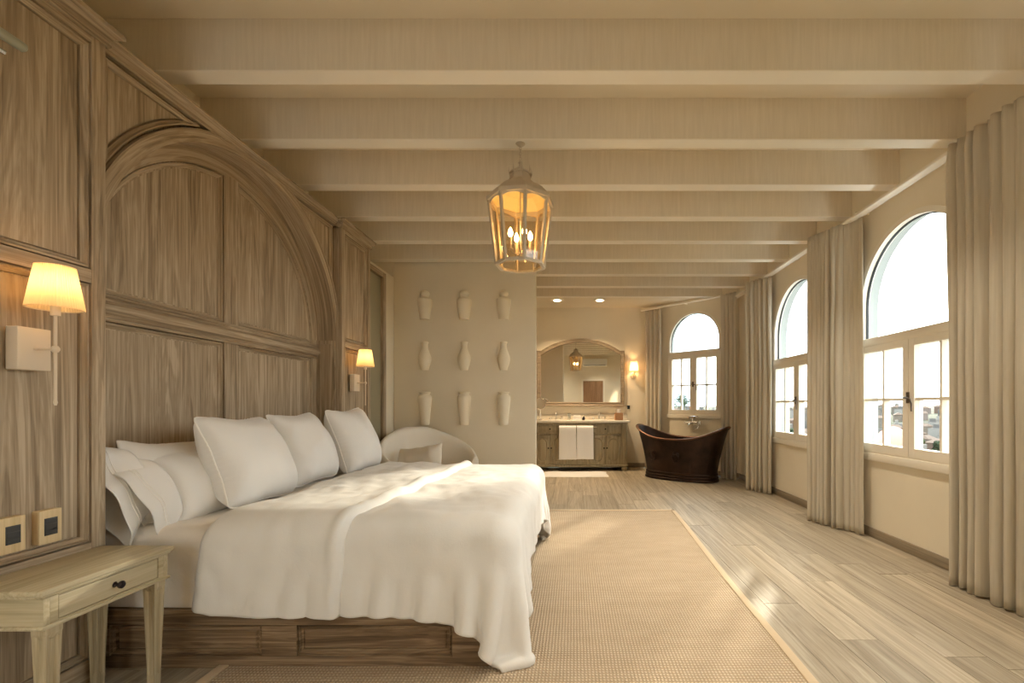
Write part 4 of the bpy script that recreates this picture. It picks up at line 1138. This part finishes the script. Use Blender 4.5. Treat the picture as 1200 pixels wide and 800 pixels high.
# things on the vanity
def faucet(x, label):
    t = empty('faucet', (x, 8.74, .925), label, 'faucet', 'basin faucets')
    MB().lathe([(0,0),(.026,0),(.024,.010),(.013,.016),(.011,.10),(.014,.11),(.0,.12)], (0,0,0), 16).build('column', chrome_m, t, local=True, smooth=True)
    MB().tube([(0,0,.09),(0,-.03,.135),(0,-.08,.145),(0,-.12,.115),(0,-.125,.095)], .009, 10).build('spout', chrome_m, t, local=True, smooth=True)
    for s in (-1, 1):
        h = MB().lathe([(0,0),(.024,0),(.022,.010),(.011,.016),(.010,.045),(.015,.050),(.0,.060)], (s*.105,0,0), 14).build('handle', chrome_m, t, local=True, smooth=True)
        mb = MB(); mb.tube([(s*.105-.03,0,.052),(s*.105+.03,0,.052)], .005, 8); mb.tube([(s*.105,-.03,.052),(s*.105,.03,.052)], .005, 8); mb.build('cross', chrome_m, h, local=True, smooth=True)
faucet(-.33, 'chrome three piece faucet at the left basin of the vanity')
faucet(.49, 'chrome three piece faucet at the right basin of the vanity')
for x, lab in ((-.33, 'cream oval basin set in the marble below the left faucet'), (.49, 'cream oval basin set in the marble below the right faucet')):
    MB().lathe([(.20,.002),(.205,.006),(.198,.008),(.16,-.0),(0.0,.0005)], (x, 8.53, .925), 36, squash=.72).build('basin', mat('basin_ceramic', (.85,.80,.72), .15) if x < 0 else bpy.data.materials['basin_ceramic'], smooth=True, label=lab, cat='basin')
tr = empty('amenity_tray', (.07, 8.55, .925), 'white tray of folded cloths at the middle of the vanity top', 'tray')
MB().box(-.02, .15, 8.48, 8.62, .925, .935).build('tray', towel_m, tr, bevel=.003)
for k in range(3): MB().box(-.012+.004*k, .142-.003*k, 8.487, 8.613, .9352+.027*k, .961+.027*k).build('folded_cloth', towel_m, tr, bevel=.009, seg=3)
for x, z, lab in ((.185, 8.52, 'small dark round jar beside the cloths, the front one'), (.20, 8.62, 'small dark round jar beside the cloths, the rear one with pump')):
    tj = empty('soap_jar', (x, z, .925), lab, 'jar')
    MB().lathe([(0,0),(.018,0),(.024,.010),(.025,.035),(.016,.052),(.009,.058),(.009,.066),(0,.066)], (0,0,0), 16).build('body', dark_m, tj, local=True, smooth=True)
    h = .07 if z < 8.6 else .10
    MB().tube([(0,0,.064),(0,0,h),(-.0,-.03,h+.004)], .004, 6).build('pump', chrome_m, tj, local=True, smooth=True)
o = MB().lathe([(0,.002),(.026,.002),(.030,.09),(.033,.13),(.031,.13),(.027,.01),(0,.008)], (-.08, 8.66, .925), 20).build('tumbler', tumbler_m, smooth=True, label='clear glass tumbler on the vanity left of the folded cloths', cat='tumbler')
tb = empty('tissue_box', (.85, 8.55, .925), 'square wicker tissue box at the right end of the vanity', 'tissue box')
wick = mat('wicker', (.42,.22,.10), .7); _w = _wave(wick, coords(wick), 28, 'Z'); _x = _wave(wick, coords(wick), 28, 'X'); _f = mathn(wick, 'MULTIPLY', _w, _x)
base(wick, ramp(wick, _f, [(.1, (.26,.12,.05)), (.7, (.56,.31,.14))])); bump(wick, _f, .8, .006)
MB().box(.775, .925, 8.475, 8.625, .925, 1.065).build('box', wick, tb, bevel=.008)
P = [[(.85+.03*math.cos(a)*(1-.2*k)+.012*k*math.sin(3*a), 8.55+.02*math.sin(a)*(1+.1*k), 1.06+.022*k+.008*math.sin(2*a)*k/3) for a in [2*PI*q/18 for q in range(19)]] for k in range(4)]
MB().grid(P).build('tissue', towel_m, tb, smooth=True, auto=180)
tm = empty('magnifying_mirror', (-.60, 8.5, .925), 'round magnifying mirror on a stand at the left end of the vanity', 'mirror')
Mx = Matrix.Translation((-.62, 8.5, 1.235)) @ Matrix.Rotation(PI/2, 4, 'X')
MB().lathe([(0,0),(.085,0),(.10,.003),(.105,.010),(.10,.018),(0,.02)], n=32).xform(Mx).build('rim', chrome_m, tm, smooth=True)
MB().lathe([(0,.0205),(.092,.0205),(.092,.0225),(0,.0225)], n=32).xform(Mx).build('glass', mirror_m, tm)
MB().lathe([(0,0),(.07,0),(.065,.012),(.012,.02),(.008,.06),(.008,.205)], (-.62,8.5,.925), 20).build('stand', chrome_m, tm, smooth=True)

# =================================================================== ARCHED MIRROR
tm = empty('arched_mirror', (.137, 8.80, 1.19), 'wide arched mirror in an oak frame above the vanity', 'mirror')
hw = .845; hs = 1.065; ha = 1.30; rise = ha-hs
rr_ = (.76**2+rise**2)/(2*rise); cz = ha-rr_; a_ = math.asin(.76/rr_)
out = [(-hw,0),(hw,0),(hw,hs+.0),(.76,hs+.0)] + [(rr_*math.sin(a_-2*a_*k/40), cz+rr_*math.cos(a_-2*a_*k/40)) for k in range(1,40)] + [(-.76,hs),(-hw,hs)]
ringsP = []
for q, dy in ((0,.045),(0,-.036),(.012,-.042),(.022,-.034),(.050,-.030),(.060,-.036),(.072,-.030),(.076,.040)):
    ringsP.append([(p[0], dy, p[1]) for p in (inset(out, q) if q else out)])
MB().rings(ringsP, closed_end=False).build('frame', wood_mir, tm, local=True)
_g = MB().prism(inset(out, .074), lambda p:(p[0],.006,p[1]), lambda p:(p[0],.0,p[1])).build('mirror_glass', mirror_m, tm, local=True)
_g.rotation_euler = (math.radians(.55), 0, math.radians(-2.3)); _g.location = (0, .004, 0)

# bath wall lamp
t = empty('wall_lamp', (1.165, YB, 1.6), 'small lit wall lamp with cream shade right of the arched mirror', 'wall lamp')
MB().lathe([(0,0),(.055,0),(.06,.006),(.05,.014),(.02,.018),(0,.018)], n=24).xform(Matrix.Translation((1.165, YB-.001, 1.77)) @ Matrix.Rotation(PI/2, 4, 'X')).build('backplate', sconce_m, t, smooth=True)
MB().tube([(1.165,YB-.018,1.77),(1.165,YB-.07,1.755),(1.165,YB-.10,1.79),(1.165,YB-.10,1.86)], .008, 8).build('arm', sconce_m, t, smooth=True)
MB().lathe([(0,0),(.02,.002),(.024,.01),(.010,.02),(.010,.06),(0,.06)], (1.165,YB-.10,1.82), 14).build('candle_cup', sconce_m, t, smooth=True)
MB().lathe([(.006,0),(.014,.012),(.016,.028),(.010,.048),(0,.055)], (1.165,YB-.10,1.88), 12).build('bulb', bulb_m, t, smooth=True)
pleated(MB(), .082, .060, 1.865, 2.04, c=(1.165,YB-.10,0), n=40).build('lamp_shade', shade_m, t, label='lit pleated cream shade')
point('lamp_light', (0, -.10, .33), 5.5, r=.016, parent=t)
o = MB().box(1.045, 1.095, YB-.018, YB-.001, 1.13, 1.20).box(1.055, 1.085, YB-.03, YB-.018, 1.15, 1.18).build('wall_switch', black_m, bevel=.003, label='small black switch on the wall beside the mirror corner', cat='switch')

# downlights over the vanity, then added fill lamps
for i, x in enumerate((-.29, .475)):
    t = empty('downlight', (x, 8.17, 3.10), 'round recessed downlight above the vanity, %s of the pair' % ('left' if i == 0 else 'right'), 'downlight', 'downlights')
    MB().lathe([(.085,-.016),(.115,-.012),(.120,-.001),(.085,-.001),(.085,-.010)], (0,0,0), 32).build('trim_ring', white_m, t, local=True, smooth=True)
    MB().lathe([(0,-.022),(.05,-.020),(.085,-.012),(.085,-.002),(0,-.002)], (0,0,0), 28).build('lamp_disc', hot_m, t, local=True)
    l = bpy.data.lights.new('downlight_beam', 'SPOT'); l.energy = 110; l.color = (1,.74,.45); l.spot_size = math.radians(105); l.spot_blend = .8; l.shadow_soft_size = .03
    o = bpy.data.objects.new('downlight_beam', l); COL.objects.link(o); o.parent = t; o.location = (0,0,-.035)
for i, (x, y) in enumerate(((-1.35,-.42),(.2,-.42),(1.75,-.42),(1.0,.88),(.45,2.75),(1.7,2.75),(.45,4.05),(1.7,4.05),(1.3,5.35))):  # fill lamps added out of view to brighten floor and beams
    t = empty('downlight', (x, y, ZC), 'added fill lamp in the ceiling between the beams, hidden from the camera', 'downlight', 'added fill lamps between the beams')
    MB().lathe([(.062,-.006),(.066,-.004),(.066,-.001),(.045,-.001),(.045,-.003)], (0,0,0), 24).build('trim_ring', white_m, t, local=True, smooth=True)
    MB().lathe([(0,-.004),(.045,-.004),(.045,-.002),(0,-.002)], (0,0,0), 20).build('lamp_disc', hot_m, t, local=True)
    l = bpy.data.lights.new('downlight_beam', 'SPOT'); l.energy = 105; l.color = (1,.88,.70); l.spot_size = math.radians(80); l.spot_blend = .9; l.shadow_soft_size = .05
    o = bpy.data.objects.new('downlight_beam', l); COL.objects.link(o); o.parent = t; o.location = (0,0,-.02)

# bath mat
P = []
for i in range(41):
    row = []
    for j in range(25):
        u, v = i/40, j/24; x = -.52+1.11*u; y = 7.62 + .60*v; e = min(u, 1-u, v, 1-v)
        row.append((x + .01*math.sin(v*7), y + .008*math.sin(u*9), .003+.016*min(1, e*14)+.003*noise.noise(Vector((u*8, v*6, 1)))))
    P.append(row)
MB().grid(P).build('bath_mat', towel_m, smooth=True, label='white bath mat on the floor in front of the vanity', cat='bath mat')

# =================================================================== COPPER TUB
tc_, ta = Vector((1.77, 7.50, 0)), math.radians(-38)
t = empty('bathtub', tuple(tc_), 'dark aged copper double slipper bathtub in front of the slanting window', 'bathtub', rz=ta)
HL, HWd = .80, .37
def rimz(w): return .655 + .205*abs(math.cos(w))**2.4
def cs(w): c, s = math.cos(w), math.sin(w); return math.copysign(abs(c)**.86, c), math.copysign(abs(s)**.86, s)
n = 72; outer = []; levels = [0, .06, .12, .2, .35, .5, .65, .8, .92, 1.0]
def ringat(f, ins=0.0):
    L = []
    for k in range(n):
        w = 2*PI*k/n; c, s = cs(w); zr = rimz(w); z = .015+(zr-.015)*f
        a = .585 + (HL-.02-.585)*(max(0, z/ .86)**1.5); b = .285 + (HWd-.015-.285)*(max(0, z/.75)**1.2)
        L.append(((a-ins)*c, (b-ins)*s, z))
    return L
body = [ringat(f) for f in levels]
inner = [ringat(f, .022) for f in (1.0,.92,.8,.65,.5,.35,.25,.2)]
mb = MB().rings(body + inner)
mb.f.append(tuple(range(n))[::-1]); mb.build('shell', tub_m, t, local=True, smooth=True, auto=60)
rim = []
for k in range(n):
    w = 2*PI*k/n; p = ringat(1.0)[k]; c, s = cs(w); rim.append((p[0]+c*.012, p[1]+s*.012, p[2]+.004))
MB().tube(rim, .017, 10, closed=True).build('rolled_rim', mat('worn_copper_rim', (.13,.068,.042), .35, .8), t, local=True, smooth=True)
for z, e_ in ((.0, .030), (.045, .022), (.09, .012)):
    rs = []
    for (q, dz) in ((-.004,0),(e_,.0),(e_+.006,.010),(e_+.004,.030),(e_-.004,.040),(-.006,.044)):
        rs.append([((.590+q)*cs(2*PI*k/n)[0], (.292+q)*cs(2*PI*k/n)[1], z+dz) for k in range(n)])
    MB().rings(rs, closed_end=True).build('base_ring', tub_m, t, local=True, smooth=True, auto=50)
for lx in (-.36, .06):
    w = -math.acos(max(-1, min(1, math.copysign(abs(lx/.69)**(1/.86), lx))))
    zz_ = .42; b = .285+(HWd-.015-.285)*((zz_/.75)**1.2); yy = -b*abs(math.sin(w))**.86 - .002
    yaw = math.atan2(lx*.30, .7)
    Mh = Matrix.Translation((lx, yy, zz_)) @ Matrix.Rotation(yaw, 4, 'Z') @ Matrix.Rotation(PI/2, 4, 'X')
    h = MB().lathe([(0,-.004),(.055,-.004),(.058,.006),(.046,.014),(.040,.010),(.026,.022),(.015,.030),(0,.032)], n=24).xform(Mh).build('handle_rosette', tub_m, t, local=True, smooth=True)
    MB().tube([Mh @ Vector((.056*math.cos(a), -.055+.058*math.sin(a), .026+.008*math.sin(a))) for a in [2*PI*k/24 for k in range(24)]], .008, 8, closed=True).build('ring', tub_m, h, local=True, smooth=True)

# tub filler on the window wall
fc = Vector((2.05, 8.195, .0)); fc = MC @ Vector((cwin-.02, .004, 0)); fa = angc
t = empty('tub_filler', (fc.x, fc.y, .90), 'chrome telephone style bath faucet with cradle on the wall behind the tub', 'faucet', rz=fa)
mb = MB(); mb.tube([(-.09,.0,0),(-.09,.07,0)], .012, 10); mb.tube([(.09,0,0),(.09,.07,0)], .012, 10); mb.tube([(-.11,.07,0),(.11,.07,0)], .016, 12)
mb.build('mixer_body', chrome_m, t, local=True, smooth=True)
for s in (-1, 1):
    MB().lathe([(0,0),(.03,0),(.026,.008),(0,.010)], n=18).xform(Matrix.Translation((s*.09,0,0)) @ Matrix.Rotation(-PI/2, 4, 'X')).build('flange', chrome_m, t, local=True, smooth=True)
    mb = MB(); mb.tube([(s*.11,.07,0),(s*.15,.07,0)], .010, 10)
    for a in (0, PI/2): mb.tube([(s*.15,.07-.032*math.cos(a),-.032*math.sin(a)),(s*.15,.07+.032*math.cos(a),.032*math.sin(a))], .006, 8)
    mb.build('cross_handle', chrome_m, t, local=True, smooth=True)
MB().tube([(0,.07,-.01),(0,.09,-.02),(0,.17,-.015),(0,.20,-.035),(0,.20,-.055)], .013, 10).build('spout', chrome_m, t, local=True, smooth=True)
mb = MB(); mb.tube([(0,.07,0),(0,.07,.075)], .009, 8); mb.tube([(-.06,.085,.085),(-.05,.07,.078),(.05,.07,.078),(.06,.085,.085)], .006, 8); mb.build('cradle', chrome_m, t, local=True, smooth=True)
mb = MB(); mb.tube([(-.12,.085,.115),(-.06,.085,.105),(.05,.085,.105)], [.008,.010,.011], 10); mb.lathe([(0,.0),(.012,.0),(.028,-.03),(.030,-.04),(0,-.042)], (.065,.085,.11), 16); mb.build('hand_shower', chrome_m, t, local=True, smooth=True)
MB().tube([(-.12,.085,.112),(-.15,.09,.03),(-.12,.10,-.10),(-.04,.10,-.13),(-.01,.08,-.05),(0,.07,-.012)], .006, 8).build('hose', chrome_m, t, local=True, smooth=True)

# =================================================================== THE CITY ON THE HILLSIDE OUTSIDE
rnd = random.Random(12)
def hz(x, y):
    d = math.hypot(x, y)
    return -24 + 23.0*max(0, min(1, (d-130)/520))**1.25 + 5*noise.noise(Vector((x*.006, y*.006, 0))) + (1.5*noise.noise(Vector((x*.03, y*.03, 4))))
P = []
for i in range(71):
    r = 18*(1.058**i); row = []
    for j in range(81):
        a = math.radians(-62 + 157*j/80); x, y = XR+.4+r*math.cos(a), 4+r*math.sin(a); row.append((x, y, hz(x, y)))
    P.append(row)
land_m = mat('hillside', (.10,.12,.06), .95); _n = noise_t(land_m, coords(land_m, (.05,.05,.05), world=True), 1, 8)
base(land_m, ramp(land_m, _n, [(.35, (.022,.035,.016)), (.52, (.055,.06,.035)), (.68, (.11,.10,.08))]))
MB().grid(P).build('hillside_land', land_m, smooth=True, kind='structure', origin=(0,0,0))
hcols = [(.13,.115,.095),(.17,.16,.145),(.125,.085,.065),(.20,.195,.18),(.15,.125,.10),(.10,.097,.092),(.17,.135,.12)]
hm = [mat('house_wall_%s' % 'abcdefg'[i], c, .9) for i, c in enumerate(hcols)]; hroof = mat('house_roof', (.15,.11,.085), .9); hwin = mat('house_window_dark', (.05,.06,.07), .3)
protos = []
for i in range(7):
    w, dd, h = rnd.uniform(4.5,8.5), rnd.uniform(4.5,7.5), rnd.uniform(3,7)
    e_ = empty('house', (0,0,0)); p = MB().box(-w/2,w/2,-dd/2,dd/2,-6,h).build('wall', hm[i], e_, local=True)
    if i % 2: MB().box(-w/2,w/2,-dd/2,dd/2,h,h+.25).box(w*.1,w*.42,-dd*.1,dd*.42,h,h+2.4).build('roof', hm[(i+2)%7], e_, local=True)
    else: MB().rings([[(-w/2-.4,-dd/2-.4,h),(w/2+.4,-dd/2-.4,h),(w/2+.4,dd/2+.4,h),(-w/2-.4,dd/2+.4,h)],[(-w/2+1,-.2,h+1.8),(w/2-1,-.2,h+1.8),(w/2-1,.2,h+1.8),(-w/2+1,.2,h+1.8)]]).build('roof', hroof, e_, local=True)
    protos.append((e_, w))
used = set(); cnt = 0
taken = [(PX(1047, 475, 110)[0], 110, 11)]
def free(x, y, q):
    if any((x-a)**2+(y-b)**2 < (q+c+.8)**2 for a, b, c in taken): return False
    taken.append((x, y, q)); return True
for k in range(4000):
    if cnt >= 290: break
    a = math.radians(rnd.uniform(42, 82)); r = 70*math.exp(rnd.uniform(0, 2.1)); x, y = r*math.cos(a), r*math.sin(a)
    if not free(x, y, 5.0): continue
    cnt += 1
    pi_ = rnd.randrange(7)
    if pi_ in used: o = copy_tree(protos[pi_][0])
    else: o = protos[pi_][0]; used.add(pi_)
    o.location = (x, y, hz(x, y)+rnd.uniform(0,1.5)); o.rotation_euler = (0, 0, rnd.uniform(0, PI))
    hn = ['beige', 'off white', 'brick brown', 'pale grey', 'sand coloured', 'grey', 'rose beige'][pi_]; hr = 'flat roofed' if pi_ % 2 else 'tile roofed'
    tag(o, 'small %s %s house on the distant hillside outside the windows' % (hn, hr), 'house', '%s %s houses on the hillside' % (hn, hr))
# larger pink church-like building
tb = empty('hill_building', (0,0,0), 'pink domed building with red awnings among the houses, seen through the large window', 'building', rz=0.5)
bx, by = PX(1047, 475, 110)[:2]; bz = hz(bx, by); tb.location = (bx, by, bz)
pink = mat('pink_render', (.55,.27,.20), .9)
MB().box(-7,7,-5,5,-5,12).build('wall', pink, tb, local=True)
MB().lathe([(4,12),(4,14),(3.8,15.5),(2.8,17.2),(1.2,18.3),(0,18.7)], (0,0,0), 20).build('dome', pink, tb, local=True, smooth=True)
for x in (-4.5, 0, 4.5): MB().box(x-1.1,x+1.1,-5.25,-5,5,8.5).build('window', hwin, tb, local=True)
for x in (-4.5, 4.5): MB().box(x-1.5,x+1.5,-6.2,-5,3.2,4.6).build('awning', mat('red_awning', (.6,.06,.04), .8), tb, local=True)
# trees
leaf_ms = [mat('leaves_%s' % s, c, .8) for s, c in (('olive', (.06,.09,.03)), ('green', (.04,.075,.022)), ('dark', (.025,.05,.02)))]
bark = mat('bark', (.10,.07,.05), .9)
def crown_mesh(seed, R_, H_, nl=420, ls=.35):
    rg = random.Random(seed); mb = MB(); blobs = [(Vector((rg.uniform(-.6,.6)*R_, rg.uniform(-.6,.6)*R_, rg.uniform(.35,.95)*H_)), rg.uniform(.35,.6)*R_) for _ in range(9)]
    for k in range(nl):
        c, rr = rg.choice(blobs); d_ = Vector((rg.gauss(0,1), rg.gauss(0,1), rg.gauss(0,1))).normalized(); p = c + d_*rr*rg.uniform(.75,1.05)
        u = d_.orthogonal().normalized(); v = d_.cross(u); a = rg.uniform(0, PI); u, v = u*math.cos(a)+v*math.sin(a), v*math.cos(a)-u*math.sin(a); s = ls*rg.uniform(.6,1.3)
        mb.add([p-u*s, p-v*s*.6+d_*s*.2, p+u*s, p+v*s*.6+d_*s*.2], [(0,1,2,3)])
    return mb
tp = []
for i in range(3):
    e_ = empty('tree', (0,0,0)); crown_mesh(i+3, 3.6, 7.5, 900, .75).build('foliage', leaf_ms[i], e_, local=True, kind='stuff')
    MB().tube([(0,0,-3),(.2,0,2),(.1,.2,4.5)], [.4,.3,.15], 8).build('trunk', bark, e_, local=True, smooth=True); tp.append(e_)
used = set()
nt_ = 0
for k in range(1100):
    if nt_ >= 130: break
    a = math.radians(rnd.uniform(43, 81)); r = 38*math.exp(rnd.uniform(0, 2.1)); x, y = r*math.cos(a), r*math.sin(a); i = rnd.randrange(3)
    if not free(x, y, 4.3): continue
    nt_ += 1
    if i in used: o = copy_tree(tp[i])
    else: o = tp[i]; used.add(i)
    s = rnd.uniform(.6,1.15); o.location = (x, y, hz(x, y)); o.scale = (s,s,s); o.rotation_euler = (0,0,rnd.uniform(0,6))
    tn = ['olive green', 'mid green', 'dark green'][i]
    tag(o, 'bushy %s tree among the houses on the hillside outside the windows' % tn, 'tree', '%s trees on the hillside' % tn)
# shrub crown just outside the slanting window
px_, py_ = PX(797, 475, 15.5)[:2]
e_ = empty('tree', (px_, py_, -7.15), 'tall feathery green tree top just outside the slanting window', 'tree')
rg = random.Random(5); mb = MB()
for k in range(34):
    a = rg.uniform(0, 2*PI); el = rg.uniform(.1, 1.25); L = rg.uniform(.7, 1.25); base_p = Vector((rg.uniform(-.2,.2), rg.uniform(-.2,.2), 8.2+rg.uniform(0,.25)))
    d0 = Vector((math.cos(a)*math.cos(el), math.sin(a)*math.cos(el), math.sin(el)))
    prev = base_p
    for q in range(1, 15):
        f = q/14; p = base_p + d0*L*f + Vector((0,0,-.55*L*f*f)); side = d0.cross(Vector((0,0,1))).normalized()
        for sg in (-1, 1):
            tip = p + side*sg*.20*(1-f*.6) + (p-prev).normalized()*.10 + Vector((0,0,-.03)); mb.add([p, p+(p-prev)*.5, tip], [(0,1,2)])
        prev = p
mb.build('fronds', leaf_ms[2], e_, local=True, kind='stuff')
MB().tube([(0,0,-14),(0,.0,2),(.05,.05,8.3)], [.22,.16,.12], 8).build('trunk', bark, e_, local=True, smooth=True)
bpy.context.view_layer.update()
